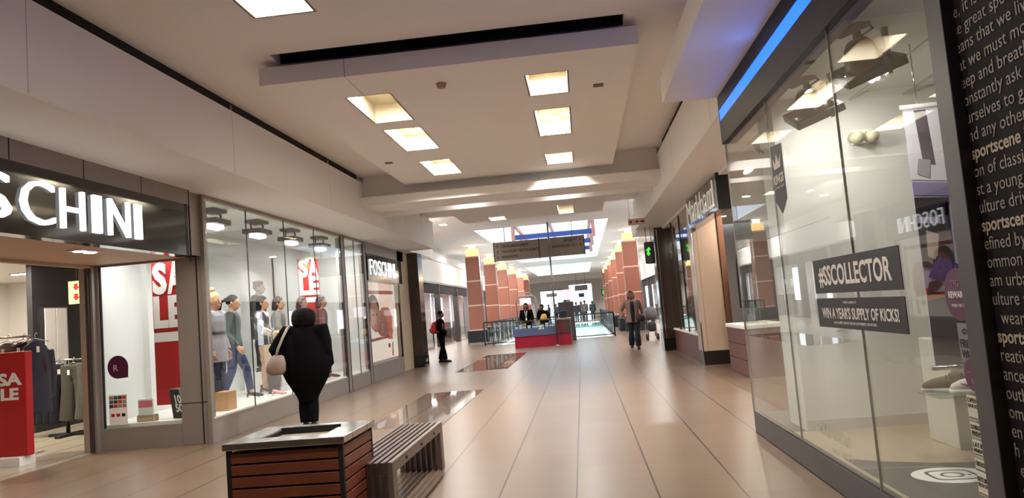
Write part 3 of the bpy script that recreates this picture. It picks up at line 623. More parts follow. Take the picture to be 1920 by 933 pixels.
def garment(name, x, y, ztop, w, l, m, label, cat, group, rz, kind='trousers', flare=1.0):
    t = thing(name, (x, y, ztop - l), label, cat, group, rz)
    g = MB(); n = 12
    if kind == 'trousers':
        for s in (-1, 1):
            g.tube([(s * w * .24, 0, l), (s * w * .27, 0, l * .55), (s * w * .30 * flare, 0, .0)], [w * .27, w * .25, w * .24 * flare], n, flat=.35, up=(1, 0, 0))
        g.box(-w * .5, w * .5, -.03, .03, l * .9, l, .01); g.obj('cloth', m, t, local=True, voxel=.012, smooth_it=3)
    else:
        g.oval([(0, 0, 0, w * .52 * flare, .09), (0, 0, l * .5, w * .46, .09), (0, 0, l * .82, w * .5, .08), (0, 0, l * .93, w * .36, .06), (0, 0, l, w * .12, .04)], 20)
        for s in (-1, 1): g.tube([(s * w * .45, 0, l * .86), (s * w * .58, .02, l * .55), (s * w * .56, .03, l * .2)], [.07, .06, .05], 12)
        g.obj('cloth', m, t, local=True, voxel=.014, smooth_it=3)
    h = MB(); h.tube([(-w * .45, 0, l - .02), (0, 0, l + .03), (w * .45, 0, l - .02)], .007, 8); h.tube([(0, 0, l + .03), (0, 0, l + .09), (.02, 0, l + .11), (.03, 0, l + .085)], .005, 8); h.obj('hanger', chrome, t, local=True)
    MB().box(-w * .1, -w * .1 + .04, -.09, -.085, l - .16, l - .08).obj('price_tag', paper, t, local=True)
    return t
t = thing('clothes_rail', (-8.15, 11.6, 0), 'low chrome clothes rail on a dark cross foot inside the left shop', 'clothes rail')
MB().tube([(-9.25, 11.65, 1.22), (-7.75, 11.5, 1.22)], .016, 10).obj('bar', chrome, t)
MB().tube([(-8.45, 11.57, .04), (-8.45, 11.57, 1.22)], .03, 12).obj('post', blackm, t); MB().tube([(-8.02, 11.53, .03), (-8.02, 11.53, 1.22)], .025, 12).obj('post', blackm, t)
k = MB(); k.box(-8.75, -7.75, 11.5, 11.58, 0, .05, .01); k.box(-8.42, -8.32, 11.2, 11.9, 0, .05, .01); k.obj('foot', blackm, t)
navy = M('navy_cloth', (22, 24, 34), .8, var=.2, scale=14, bump=.2); olive = M('olive_cloth', (70, 68, 58), .8, var=.15, scale=14, bump=.2)
for i in range(5): garment('trousers', -9.1 + i * .13, 11.63 - i * .01, 1.16, .30, .95, navy, 'navy trousers on the low rail, %s from the left' % ORDN[i], 'trousers', 'navy trousers on the low rail', math.radians(35))
garment('trousers', -8.28, 11.50, 1.14, .42, .90, olive, 'olive wide trousers with a white tag on the low rail, left one', 'trousers', None, 0, flare=1.2)
garment('trousers', -7.92, 11.40, 1.16, .44, .90, M('olive_grey', (84, 82, 74), .8, var=.15, scale=14, bump=.2), 'grey olive wide trousers with a white tag on the low rail, right one', 'trousers', None, 0, flare=1.25)
t = thing('clothes_rail', (-8.1, 9.5, 0), 'tall chrome clothes rail behind the red sale stand', 'clothes rail')
MB().tube([(-8.6, 9.6, 1.62), (-7.52, 9.6, 1.62)], .015, 10).obj('bar', chrome, t)
for x in (-8.6, -7.55): MB().tube([(x, 9.6, .02), (x, 9.6, 1.62)], .018, 10).obj('post', chrome, t)
for x in (-8.6, -7.55): MB().box(x - .03, x + .03, 9.35, 9.85, 0, .03).obj('foot', chrome, t)
mar = M('maroon_knit', (54, 22, 36), .85, var=.2, scale=30, bump=.3)
for i, (x, m, nm) in enumerate(((-7.62, mar, 'dark plum knit jacket on the tall rail above the red stand'), (-7.85, M('grey_knit', (110, 96, 92), .85), 'grey knit jacket on the tall rail left of the plum one'), (-7.45, M('denim_dark', (44, 46, 62), .8), 'dark denim shirt on the tall rail right of the plum jacket'))):
    garment('jacket', x, 9.6, 1.55, .40, .78 + .1 * i, m, nm, 'jacket', None, math.radians(10 + 60 * (i == 2)), kind='top')
# ================================================================== WINDOW DISPLAY LAMPS
dgrey = M('lamp_grey', (66, 60, 54), .5)
for i, y in enumerate((10.52, 12.02, 13.46, 15.02)):
    x = -5.30; t = thing('window_lamp', (x, y, 3.27), 'grey cradle lamp with three white lenses in the long window, %s from the left' % ORDN[i].replace('nearest', 'first'), 'lamp', 'cradle lamps at the top of the long window')
    k = MB(); k.box(x - .16, x + .16, y - .24, y + .24, 3.04, 3.12, .01); k.obj('housing', dgrey, t)
    k = MB()
    for s in (-1, 1): k.tube([(x, y + s * .22, 3.1), (x, y + s * .24, 3.2), (x, y + s * .15, 3.26)], .018, 8)
    k.obj('cradle', dgrey, t)
    MB().box(x - .12, x + .12, y - .2, y + .2, 3.22, 3.27).obj('ceiling_box', dgrey, t)
    for s in (-1, 0, 1):
        MB().tube([(x, y + s * .15, 3.05), (x + .01, y + s * .15, 2.99)], [.07, .075], 16).obj('lens', M('lens_white', (244, 252, 252), .4, emit=5), t)
    area('window_spot', (x - .02, y, 2.97), .35, 26 * SHOP, (1, .98, .95), rot=(0, math.radians(-18), 0), sy=.15).rotation_euler = (0, math.radians(-15), 0)
area('return_spot', (-6.0, 10.0, 3.0), .4, 16 * SHOP, (1, .97, .95), sy=.2); area('window_spot', (-5.5, 16.4, 3.2), .4, 22 * SHOP, (1, .97, .95), sy=.2); area('poster_spot', (XL - .07, 18.8, 3.2), 1.6, 10 * SHOP, (1, .92, .86), sy=.05).rotation_euler = (0, math.radians(4), math.radians(90))
# ================================================================== FIGURES
def V(*a): return Vector(a)
def figure(t, h, pose=None, w=1.0, skin=skin_m, yaw=0., top=None, trousers=None, skirt=None, hair=None, shoes=None, fine=.0065, face=True, lean=0.):
    """one continuous body (remeshed) with clothing, hair and shoes as children; local axes: +Y is forward, +X the figure's right side seen from behind"""
    J = dict(shL=(-.108 * (.5 + .5 * w), -.005, .815), elL=(-.135 * w, -.02, .64), wrL=(-.14 * w, .03, .495), shR=(.108 * (.5 + .5 * w), -.005, .815), elR=(.135 * w, -.02, .64), wrR=(.14 * w, .03, .495),
             hipL=(-.05 * w, 0, .52), knL=(-.052, .012, .285), anL=(-.052, -.008, .045), hipR=(.05 * w, 0, .52), knR=(.052, .012, .285), anR=(.052, -.008, .045), head=(0, .012, .93))
    J.update(pose or {}); J = {k: V(*v) * h for k, v in J.items()}
    hd = J['head']; cy, sy = math.cos(yaw), math.sin(yaw)
    def H(x, y, z): return (hd.x + (x * cy - y * sy) * h, hd.y + (x * sy + y * cy) * h, hd.z + z * h)
    lx = hd.x / h; ly = hd.y / h - .012
    def tor(z): k = max(0, min(1, (z - .52) / .34)); return lx * k, ly * k
    b = MB()
    TR = [(.49, .082, .066), (.53, .094, .072), (.57, .092, .068), (.63, .076, .056), (.69, .084, .062), (.75, .095, .066), (.80, .098, .058), (.825, .07, .045), (.845, .036, .036), (.875, .032, .034)]
    b.oval([(tor(z)[0] * h, tor(z)[1] * h, z * h, rx * w * h if z < .83 else rx * h, ry * (.4 + .6 * w) * h if z < .83 else ry * h) for z, rx, ry in TR], 20)
    # head with jaw, brow, nose, ears
    hr = []
    for z, rx, ry, yo in ((-.068, .020, .022, .020), (-.06, .030, .034, .014), (-.045, .038, .044, .008), (-.02, .045, .052, .003), (.005, .048, .056, 0), (.03, .047, .056, -.002), (.05, .039, .046, -.003), (.064, .022, .027, -.003), (.07, .006, .008, -.003)):
        hr.append([H(rx * math.cos(2 * math.pi * i / 18), yo + ry * math.sin(2 * math.pi * i / 18), z) for i in range(18)])
    b.rings(hr)
    b.tube([H(0, .050, .008), H(0, .060, -.010), H(0, .064, -.020), H(0, .052, -.027)], [.006 * h, .008 * h, .010 * h, .006 * h], 8)
    b.tube([H(-.014, .050, -.042), H(0, .056, -.042), H(.014, .050, -.042)], .006 * h, 8)
    for s in (-1, 1): b.tube([H(s * .048, -.002, -.022), H(s * .053, -.008, -.004), H(s * .049, -.006, .012)], [.006 * h, .009 * h, .006 * h], 8, flat=1.6)
    for s in 'LR':
        sg = -1 if s == 'L' else 1
        sh, el, wr = J['sh' + s], J['el' + s], J['wr' + s]
        b.tube([V(sg * .04 * h, 0, sh.z - .01 * h) + V(tor(.8)[0] * h, tor(.8)[1] * h, 0), sh, sh.lerp(el, .5), el, el.lerp(wr, .35), wr], [.034 * h, .033 * h, .027 * h, .023 * h, .024 * h, .0155 * h], 12)
        d = (wr - el).normalized(); fw = V(0, 1, 0); fw = (fw - d * d.dot(fw)); fw = fw.normalized() if fw.length > .1 else V(1, 0, 0); nn = d.cross(fw).normalized()
        # palm, four fingers, thumb
        b.tube([wr - d * .01 * h, wr + d * .02 * h, wr + d * .055 * h], [.015 * h, .022 * h, .022 * h], 12, flat=.5, up=fw)
        inn = nn * (1 if nn.x * sg < 0 else -1)
        for k, ln in enumerate((.040, .046, .043, .034)):
            r0 = wr + d * .05 * h + fw * (.0165 - .011 * k) * h
            b.tube([r0, r0 + d * ln * .5 * h + inn * .003 * h, r0 + d * ln * h + inn * .014 * h], [.0058 * h, .0054 * h, .0045 * h], 8)
        b.tube([wr + d * .012 * h + fw * .012 * h, wr + d * .03 * h + fw * .028 * h + inn * .006 * h, wr + d * .05 * h + fw * .034 * h + inn * .012 * h], [.008 * h, .0065 * h, .005 * h], 8)
        hp, kn, an = J['hip' + s], J['kn' + s], J['an' + s]
        b.tube([hp + V(0, 0, .02 * h), hp - V(0, 0, .05 * h), hp.lerp(kn, .55), kn, kn.lerp(an, .3), kn.lerp(an, .7), an], [.05 * h, .054 * h * (.4 + .6 * w), .043 * h, .031 * h, .033 * h, .023 * h, .018 * h], 14)
        b.tube([an + V(0, -.02 * h, -.02 * h), an + V(0, .02 * h, -.018 * h), an + V(0, .07 * h, -.03 * h), an + V(0, .105 * h, -.034 * h)], [.018 * h, .023 * h, .022 * h, .011 * h], 12, flat=.75, up=(1, 0, 0))
    body = b.obj('body', skin, t, local=True, voxel=fine, smooth_it=2)
    if face:
        for s in (-1, 1):
            MB().ball(H(s * .018, .0505, .002), .0062 * h, .004 * h, .0042 * h, 10, 6).obj('eye', M('eye_dark', (26, 20, 18), .2), body, local=True)
        MB().tube([H(-.014, .0585, -.042), H(0, .0625, -.042), H(.014, .0585, -.042)], [.002 * h, .0035 * h, .002 * h], 8).obj('lips', M('lip_red', (132, 60, 56), .4), body, local=True)
    if trousers:
        m, ex, flare, ankle = trousers; k = MB()
        k.oval([(0, 0, z * h, rx * w * h + ex, ry * (.4 + .6 * w) * h + ex) for z, rx, ry in ((.47, .075, .066), (.52, .094, .073), (.57, .094, .07), (.61, .082, .06))], 18)
        for s in 'LR':
            hp, kn, an = J['hip' + s], J['kn' + s], J['an' + s]; an2 = kn.lerp(an, ankle)
            k.tube([hp, hp - V(0, 0, .05 * h), hp.lerp(kn, .55), kn, kn.lerp(an2, .5), an2], [.05 * h + ex, .056 * h * (.4 + .6 * w) + ex, .045 * h + ex, .034 * h + ex, .032 * h * flare + ex, .026 * h * flare + ex], 14)
        k.obj('trousers', m, t, local=True, voxel=.011, smooth_it=3)
    if skirt:
        m, z0, ex, flare = skirt; k = MB()
        k.oval([(0, 0, z0 * h, .085 * w * h * flare, .075 * h * flare), (0, 0, .5 * h, .098 * w * h + ex, .078 * h + ex), (0, 0, .58 * h, .092 * w * h + ex, .068 * h + ex), (0, 0, .63 * h, .076 * w * h + ex, .057 * h + ex)], 22)
        k.obj('skirt', m, t, local=True, voxel=.011, smooth_it=3)
    if top:
        m, z0, ex, flare, slv = top['m'], top['z0'], top.get('ex', .012), top.get('flare', 1.0), top.get('sleeve', 1.0); k = MB()
        rg = top.get('rings')
        if rg: k.oval([(tor(z)[0] * h, tor(z)[1] * h, z * h, rx * h, ry * h) for z, rx, ry in rg], 24)
        else:
            zs = [(z0, .092 * flare, .074 * flare)] + ([(.56, .095, .072)] if z0 < .53 else []) + [(.63, .080, .060), (.69, .087, .065), (.75, .098, .069), (.80, .100, .060), (.826, .072, .047), (.838, .045, .042)]
            k.oval([(tor(z)[0] * h, tor(z)[1] * h, z * h, rx * w * h + ex, ry * (.4 + .6 * w) * h + ex) for z, rx, ry in zs], 22)
        for s in 'LR':
            sg = -1 if s == 'L' else 1
            sh, el, wr = J['sh' + s], J['el' + s], J['wr' + s]; e2 = top.get('ex_arm', ex)
            pts = [V(sg * .05 * h, 0, sh.z - .012 * h) + V(tor(.8)[0] * h, tor(.8)[1] * h, 0), sh, sh.lerp(el, .5), el] + ([el.lerp(wr, .5), el.lerp(wr, .97)] if slv > .6 else [])
            k.tube(pts, [.036 * h + e2, .036 * h + e2, .030 * h + e2, .027 * h + e2] + ([.025 * h + e2, .020 * h + e2] if slv > .6 else []), 14)
        k.obj(top.get('name', 'coat'), m, t, local=True, voxel=.011, smooth_it=top.get('sm', 3))
        if top.get('belt'):
            MB().oval([(tor(.65)[0] * h, 0, (.642 + .0) * h, .082 * w * h + ex + .012, .062 * h + ex + .012), (0, 0, .668 * h, .082 * w * h + ex + .012, .062 * h + ex + .012)], 22).obj('belt', top['belt'], t, local=True)
        if top.get('open'):                          # shirt showing in the open front
            k = MB(); q = (.4 + .6 * w) * h
            k.rings([[(-.036 * h, ry * q * .90 + ex * .9, z * h), (-.02 * h, ry * q + ex + .004, z * h), (.02 * h, ry * q + ex + .004, z * h), (.036 * h, ry * q * .90 + ex * .9, z * h), (0, ry * q * .6, z * h)] for z, ry in ((.47, .080), (.56, .074), (.63, .062), (.69, .067), (.75, .071), (.79, .064), (.815, .052))])
            k.obj('shirt', top['open'], t, local=True)
    if hair:
        m, style = hair; k = MB()
        def ring(z, rx, ry, yo=0): return [H(rx * math.cos(2 * math.pi * i / 18), yo + ry * math.sin(2 * math.pi * i / 18), z) for i in range(18)]
        cap = [(-.01, .050, .045, -.018), (.015, .054, .055, -.010), (.04, .052, .056, -.006), (.062, .040, .046, -.004), (.078, .018, .022, -.004), (.082, .004, .005, -.004)]
        if style == 'bob': k.rings([ring(*r) for r in [(-.075, .055, .028, -.042), (-.05, .062, .036, -.040), (-.02, .063, .044, -.030), (.01, .060, .052, -.016)] + cap[2:]])
        elif style == 'bigbob': k.rings([ring(*r) for r in [(-.085, .062, .05, -.014), (-.066, .096, .068, -.016), (-.02, .106, .078, -.014), (.02, .104, .076, -.01), (.05, .092, .068, -.006), (.07, .066, .052, -.004), (.08, .024, .024, -.004)]])
        elif style == 'long': k.rings([ring(*r) for r in [(-.15, .05, .026, -.042), (-.10, .058, .03, -.042), (-.04, .060, .04, -.034), (.01, .058, .052, -.016)] + cap[2:]])
        else: k.rings([ring(*r) for r in cap])
        if style == 'bun': k.ball(H(0, -.02, .098), .03 * h, .03 * h, .026 * h)
        if style == 'pony': k.ball(H(0, -.065, .035), .018 * h); k.tube([H(0, -.06, .03), H(0, -.11, .02), H(.0, -.125, -.06), H(0, -.11, -.12)], [.012 * h, .02 * h, .018 * h, .006 * h], 10)
        if style == 'beret': k.ball(H(.01, -.008, .06), .066 * h, .06 * h, .022 * h)
        k.obj('hair', m, t, local=True, voxel=.008 if fine < .01 else .012, smooth_it=2)
    if shoes:
        m, heel = shoes
        for s in 'LR':
            an = J['an' + s]; k = MB(); z0 = an.z - .045 * h
            if heel:
                k.tube([(an.x, an.y - .022 * h, an.z + .035 * h), (an.x, an.y - .018 * h, an.z - .005 * h), (an.x, an.y + .03 * h, an.z - .018 * h), (an.x, an.y + .075 * h, z0 + .017 * h), (an.x, an.y + .115 * h, z0 + .012 * h)], [.022 * h, .024 * h, .025 * h, .023 * h, .01 * h], 12, flat=.8, up=(1, 0, 0))
                k.tube([(an.x, an.y - .03 * h, an.z - .01 * h), (an.x, an.y - .036 * h, z0)], [.013 * h, .005 * h], 8)
            else:
                k.tube([(an.x, an.y - .035 * h, z0 + .026 * h), (an.x, an.y, z0 + .03 * h), (an.x, an.y + .06 * h, z0 + .024 * h), (an.x, an.y + .115 * h, z0 + .016 * h)], [.02 * h, .029 * h, .028 * h, .014 * h], 12, flat=.85, up=(1, 0, 0))
                k.box(an.x - .024 * h, an.x + .024 * h, an.y - .045 * h, an.y + .12 * h, z0, z0 + .012 * h, .006)
            k.obj('shoe', m, t, local=True)
    return J
def world(t, p): return t.matrix_basis @ Vector(p)
blk = M('black_cloth', (13, 12, 13), 1., var=.25, scale=20, bump=.15, spec=.05); blk2 = M('black_trouser', (15, 15, 18), 1., var=.2, scale=16, spec=.05)
hairb = M('hair_black', (16, 11, 10), .8, var=.3, scale=40, spec=.12); hairbr = M('hair_brown', (46, 30, 24), .55, var=.3, scale=40); hairbl = M('hair_blond', (196, 156, 104), .55, var=.2, scale=40)
# --- the woman in black, seen from behind
t = thing('person', (-3.97, 10.40, 0), 'person in a loose black coat seen from behind, beige bag on the left shoulder', 'person', None, rz=math.radians(4))
t.matrix_basis
WH = 1.69
figure(t, WH, dict(elL=(-.238, -.05, .672), wrL=(-.20, .02, .585), elR=(.168, -.01, .64), wrR=(.172, .045, .51), shL=(-.155, 0, .805), shR=(.158, 0, .805), hipL=(-.05, 0, .5), hipR=(.05, 0, .5), knL=(-.036, .01, .27), knR=(.038, .0, .27), anL=(-.034, -.005, .045), anR=(.036, -.02, .045)),
       w=1.45, skin=skin_d, yaw=math.radians(-8), trousers=(blk2, .022, 1.15, .95), hair=(hairb, 'bigbob'), shoes=(blackm, False),
       top=dict(m=blk, z0=.3, ex=.03, ex_arm=.055, sm=9, rings=[(.22, .075, .075), (.27, .092, .088), (.33, .128, .105), (.40, .172, .125), (.48, .208, .136), (.56, .218, .14), (.64, .205, .13), (.72, .186, .116), (.77, .168, .10), (.81, .128, .085), (.845, .08, .065), (.875, .05, .048)]))
bw = M('bag_beige', (140, 120, 105), .6, var=.15, bump=.1)
t2 = thing('shoulder_bag', (-4.30, 10.12, .80), 'beige shoulder bag hanging under the left arm of the person in black', 'bag')
k = MB(); k.oval([(-4.30, 10.14, .80, .09, .06), (-4.31, 10.14, .85, .14, .08), (-4.30, 10.14, .96, .135, .075), (-4.28, 10.15, 1.05, .09, .05), (-4.28, 10.15, 1.07, .06, .03)], 20); k.obj('pouch', bw, t2)
k = MB(); k.tube([(-4.30, 10.13, 1.04), (-4.26, 10.13, 1.16), (-4.20, 10.16, 1.30), (-4.16, 10.25, 1.43), (-4.17, 10.38, 1.465), (-4.20, 10.52, 1.36), (-4.33, 10.50, 1.2), (-4.38, 10.30, 1.10), (-4.33, 10.18, 1.04)], .020, 8, flat=.6); k.obj('strap', M('bag_strap', (160, 146, 132), .6), t2)
# --- man with the red backpack, facing right
t = thing('person', (-4.44, 23.1, 0), 'person in black standing in profile with a red backpack beside the dark pillar', 'person', None, rz=math.radians(-80))
figure(t, 1.60, dict(wrL=(-.11, .11, .56), elL=(-.14, .0, .65), wrR=(.12, .10, .53), anL=(-.06, -.05, .045), anR=(.05, .05, .045)), skin=skin_d, trousers=(blk2, .016, 1.3, .97), top=dict(m=blk, z0=.49, ex=.016, name='jacket'), hair=(hairb, 'short'), shoes=(blackm, False), fine=.0075)
t2 = thing('backpack', (-4.64, 23.06, .92), 'red backpack worn by the person in profile near the dark pillar', 'bag')
k = MB(); k.oval([(-4.64, 23.05, .90, .09, .14), (-4.65, 23.05, 1.0, .11, .16), (-4.65, 23.05, 1.15, .10, .15), (-4.62, 23.05, 1.27, .06, .11)], 18); k.obj('pack', M('pack_red', (186, 44, 50), .6), t2)
MB().oval([(-4.74, 23.05, .95, .04, .10), (-4.75, 23.05, 1.05, .045, .1), (-4.73, 23.05, 1.08, .02, .06)], 14).obj('pocket', M('pack_dark', (110, 24, 34), .6), t2)
k = MB()
for y in (22.94, 23.17): k.tube([(-4.60, y, 1.22), (-4.50, y, 1.345), (-4.40, y, 1.28), (-4.325, y, 1.12), (-4.40, y, .98), (-4.58, y, .95)], .02, 8)
k.obj('strap', M('pack_red', (0, 0, 0)), t2)
# --- woman walking towards the camera
t = thing('person', (1.45, 22.3, 0), 'person with dark bob, beige open jacket and dark jeans walking towards the camera', 'person', None, rz=math.radians(178))
figure(t, 1.71, dict(elR=(.20, -.03, .66), wrR=(.165, .05, .57), elL=(-.17, -.05, .65), wrL=(-.19, .02, .50), knL=(-.05, .05, .285), anL=(-.05, .04, .045), knR=(.05, .0, .285), anR=(.058, -.10, .065)), w=1.12, skin=skin_m, yaw=.1, trousers=(M('jeans_dark', (28, 30, 44), .8), .016, 1.45, .97),
       top=dict(m=M('jacket_beige', (150, 122, 106), .8, var=.12), z0=.46, ex=.02, flare=1.12, open=M('top_black', (34, 26, 28), .8), name='jacket'), hair=(hairbr, 'bob'), shoes=(blackm, False), fine=.0075)
t2 = thing('shoulder_bag', (1.70, 22.24, .85), 'dark brown shoulder bag on the arm of the person in the beige jacket', 'bag')
MB().oval([(1.66, 22.10, .80, .10, .06), (1.66, 22.10, .9, .14, .07), (1.65, 22.1, 1.02, .10, .05)], 16).obj('pouch', M('bag_brown', (62, 42, 36), .6), t2)
MB().tube([(1.60, 22.10, 1.0), (1.60, 22.10, 1.25), (1.60, 22.18, 1.43), (1.63, 22.36, 1.40), (1.70, 22.4, 1.15), (1.70, 22.2, 1.0)], .014, 8).obj('strap', M('bag_brown', (0, 0, 0)), t2)
# --- kiosk attendants and far walkers
t = thing('person', (-2.18, 29.0, 0), 'person in black with a pale lanyard standing behind the kiosk counter', 'person', None, rz=math.radians(180))
figure(t, 1.66, dict(wrL=(-.10, .12, .6), wrR=(.10, .12, .6)), skin=skin_d, top=dict(m=blk, z0=.48, ex=.02, name='shirt'), trousers=(blk2, .016, 1.2, .97), hair=(hairb, 'bob'), fine=.01, shoes=(blackm, False))
t2 = one('lanyard', MB().tube([(-2.22, 28.81, 1.36), (-2.18, 28.79, 1.08), (-2.14, 28.81, 1.36)], .012, 8).box(-2.205, -2.155, 28.775, 28.787, 1.0, 1.09), paper, 'pale lanyard with a card on the person behind the counter', 'lanyard')
t = thing('person', (-1.48, 29.0, 0), 'person in black bending forward behind the kiosk counter with a mustard cloth', 'person', None, rz=math.radians(150))
figure(t, 1.60, dict(head=(.0, .10, .905), wrL=(-.08, .2, .62), wrR=(.08, .2, .62), elL=(-.14, .08, .66), elR=(.14, .08, .66), shL=(-.105, .07, .80), shR=(.105, .07, .80)), skin=skin_d, top=dict(m=blk, z0=.48, ex=.02, name='shirt'), trousers=(blk2, .016, 1.2, .97), hair=(hairb, 'short'), fine=.01, shoes=(blackm, False))
one('cloth', MB().oval([(-1.50, 28.62, .97, .12, .09), (-1.5, 28.62, 1.06, .13, .09), (-1.49, 28.66, 1.17, .09, .07), (-1.49, 28.68, 1.2, .04, .03)], 16), M('mustard_cloth', (196, 150, 60), .8), 'mustard yellow bundle of cloth on the kiosk counter', 'cloth')
WALK = ((-.50, 62., 'leftmost', (40, 36, 44)), (-.10, 63., 'second from the left', (60, 44, 44)), (.20, 61.5, 'third from the left', (86, 80, 70)), (.85, 64., 'rightmost', (44, 50, 52)))
for i, (x, y, nm, c) in enumerate(WALK):
    t = thing('person', (x, y, 0), 'distant person walking by the bright end doors, %s of the four' % nm, 'person', 'distant walkers', rz=math.radians(180 if i % 2 else 0))
    figure(t, 1.68 + .04 * (i % 3), dict(anL=(-.05, .07, .045), anR=(.05, -.08, .055), wrL=(-.14, -.05, .5), wrR=(.14, .08, .5)), skin=skin_d, top=dict(m=M('walker_%d' % i, c, .8), z0=.48, ex=.02), trousers=(M('walker_leg_%d' % (i % 2), ((30, 32, 44), (40, 36, 34))[i % 2], .8), .014, 1.2, .97), hair=(hairb, ('short', 'bob')[i % 2]), fine=.014, face=False, shoes=(blackm, False))
for i, (x, y, c) in enumerate(((-3.9, 70., (40, 60, 110)), (-3.2, 72., (36, 40, 60)), (-2.4, 69., (60, 66, 90)))):
    t = thing('person', (x, y, 0), 'distant person in blue tones near the bright end window, %s of three' % ('left', 'middle', 'right')[i], 'person', 'distant people by the end window', rz=i * 1.3)
    figure(t, 1.7, dict(anL=(-.05, .05, .045), anR=(.05, -.05, .05)), skin=skin_d, top=dict(m=M('far_%d' % i, c, .8), z0=.48, ex=.02), trousers=(blk2, .014, 1.2, .97), hair=(hairb, 'short'), fine=.016, face=False, shoes=(blackm, False))
# --- mannequins in the long window (feet on the .33 display floor)
mskin = M('mannequin_tan', (190, 142, 112), .4); mskin2 = M('mannequin_grey', (150, 136, 128), .4)
denim = M('denim', (36, 52, 92), .8, var=.2, scale=30); denim2 = M('denim_navy', (28, 34, 60), .8, var=.2, scale=30)
BOOT = M('boot_black', (26, 24, 26), .3)
def mannequin(x, y, z, rz, label, h=1.72, **kw):
    t = thing('mannequin', (x, y, z), label, 'mannequin', 'mannequins in the long window', rz=math.radians(rz)); t.matrix_basis
    figure(t, h, fine=.008, **kw); return t
ZD = .33
CH = M('coat_grey', (148, 144, 152), .85, var=.08, scale=30, bump=.2)
mannequin(-5.50, 10.78, ZD, -95, 'mannequin with a blond bun in a belted light grey coat, leftmost in the long window', pose=dict(elR=(.16, -.03, .64), wrR=(.17, .06, .5), anL=(-.05, -.03, .055), anR=(.05, .03, .055)), skin=mskin, trousers=(denim2, .012, 1.0, .9), top=dict(m=CH, z0=.40, ex=.026, flare=1.18, belt=blackm), hair=(hairbl, 'bun'), shoes=(BOOT, True))
mannequin(-5.78, 11.95, ZD, -70, 'mannequin with a dark ponytail, green jumper and blue jeans striding in the long window', pose=dict(knL=(-.06, .10, .29), anL=(-.06, .13, .055), knR=(.06, -.02, .285), anR=(.06, -.11, .065), elL=(-.15, -.06, .64), wrL=(-.15, .0, .5), elR=(.15, -.05, .64), wrR=(.15, .05, .51)), skin=mskin, trousers=(denim, .012, 1.0, .88), top=dict(m=M('green_knit', (44, 62, 60), .85, var=.2, scale=30, bump=.2), z0=.50, ex=.016, name='jumper'), hair=(hairb, 'pony'), shoes=(BOOT, True))
mannequin(-6.20, 13.95, .66, -80, 'tall mannequin in long black coat and beret at the back of the long window', pose=dict(), skin=mskin2, trousers=(blk2, .014, 1.1, .95), top=dict(m=M('coat_black', (34, 30, 34), .85), z0=.36, ex=.024, flare=1.1), hair=(M('beret_brown', (110, 84, 78), .8), 'beret'), shoes=(BOOT, False))
# plaid blouse: procedural checks
pm = bpy.data.materials.new('plaid'); pm.use_nodes = True; nt = pm.node_tree; tc = nt.nodes.new('ShaderNodeTexCoord'); vo = nt.nodes.new('ShaderNodeTexVoronoi'); vo.inputs['Scale'].default_value = 9; rp = nt.nodes.new('ShaderNodeValToRGB')
rp.color_ramp.elements[0].color = (.02, .018, .02, 1); rp.color_ramp.elements[1].color = (.62, .58, .55, 1); rp.color_ramp.elements[0].position = .45; rp.color_ramp.elements[1].position = .62
nt.links.new(tc.outputs['Object'], vo.inputs['Vector']); nt.links.new(vo.outputs['Color'], rp.inputs[0]); nt.links.new(rp.outputs[0], nt.nodes['Principled BSDF'].inputs['Base Color'])
mannequin(-5.80, 13.15, ZD, -75, 'mannequin in black and white patterned blouse and black skirt in the long window', pose=dict(elL=(-.15, -.02, .66), wrL=(-.12, .10, .62), elR=(.15, .0, .66), wrR=(.12, .10, .60)), skin=mskin, skirt=(blk2, .36, .012, .95), top=dict(m=pm, z0=.55, ex=.024, name='blouse'), hair=(hairb, 'long'), shoes=(BOOT, True))
mannequin(-5.85, 14.0, ZD, -70, 'mannequin in a grey checked jacket and dark trousers, right of the patterned blouse', pose=dict(elR=(.17, .0, .66), wrR=(.13, .10, .60)), skin=mskin, trousers=(M('charcoal', (62, 58, 60), .85), .02, 1.4, .9), top=dict(m=M('tweed', (124, 118, 116), .85, var=.45, scale=40), z0=.50, ex=.02, name='jacket'), hair=(hairbr, 'bob'), shoes=(M('pink_shoe', (206, 150, 142), .4), True))
mannequin(-5.70, 14.85, ZD, -90, 'mannequin in a dark checked shawl, just left of the head of the person in black', pose=dict(), skin=mskin2, trousers=(blk2, .014, 1.1, .9), top=dict(m=M('shawl', (92, 84, 84), .85, var=.4, scale=30), z0=.48, ex=.03), hair=(M('hair_red', (92, 44, 44), .6), 'bob'), shoes=(BOOT, True))
mannequin(-5.40, 15.12, ZD, -60, 'mannequin in an olive skirt and red tights, right of the person in black', pose=dict(anL=(-.05, .08, .055), knL=(-.05, .05, .285), anR=(.05, -.05, .065)), skin=mskin, skirt=(M('olive_skirt', (138, 124, 98), .8), .38, .016, 1.15), top=dict(m=M('wine_knit', (86, 40, 44), .85), z0=.5, ex=.018, name='jumper'), hair=(hairbr, 'bob'), shoes=(M('boot_wine', (86, 26, 32), .4), True), trousers=(M('tights_red', (120, 30, 36), .7), .006, .8, .95))
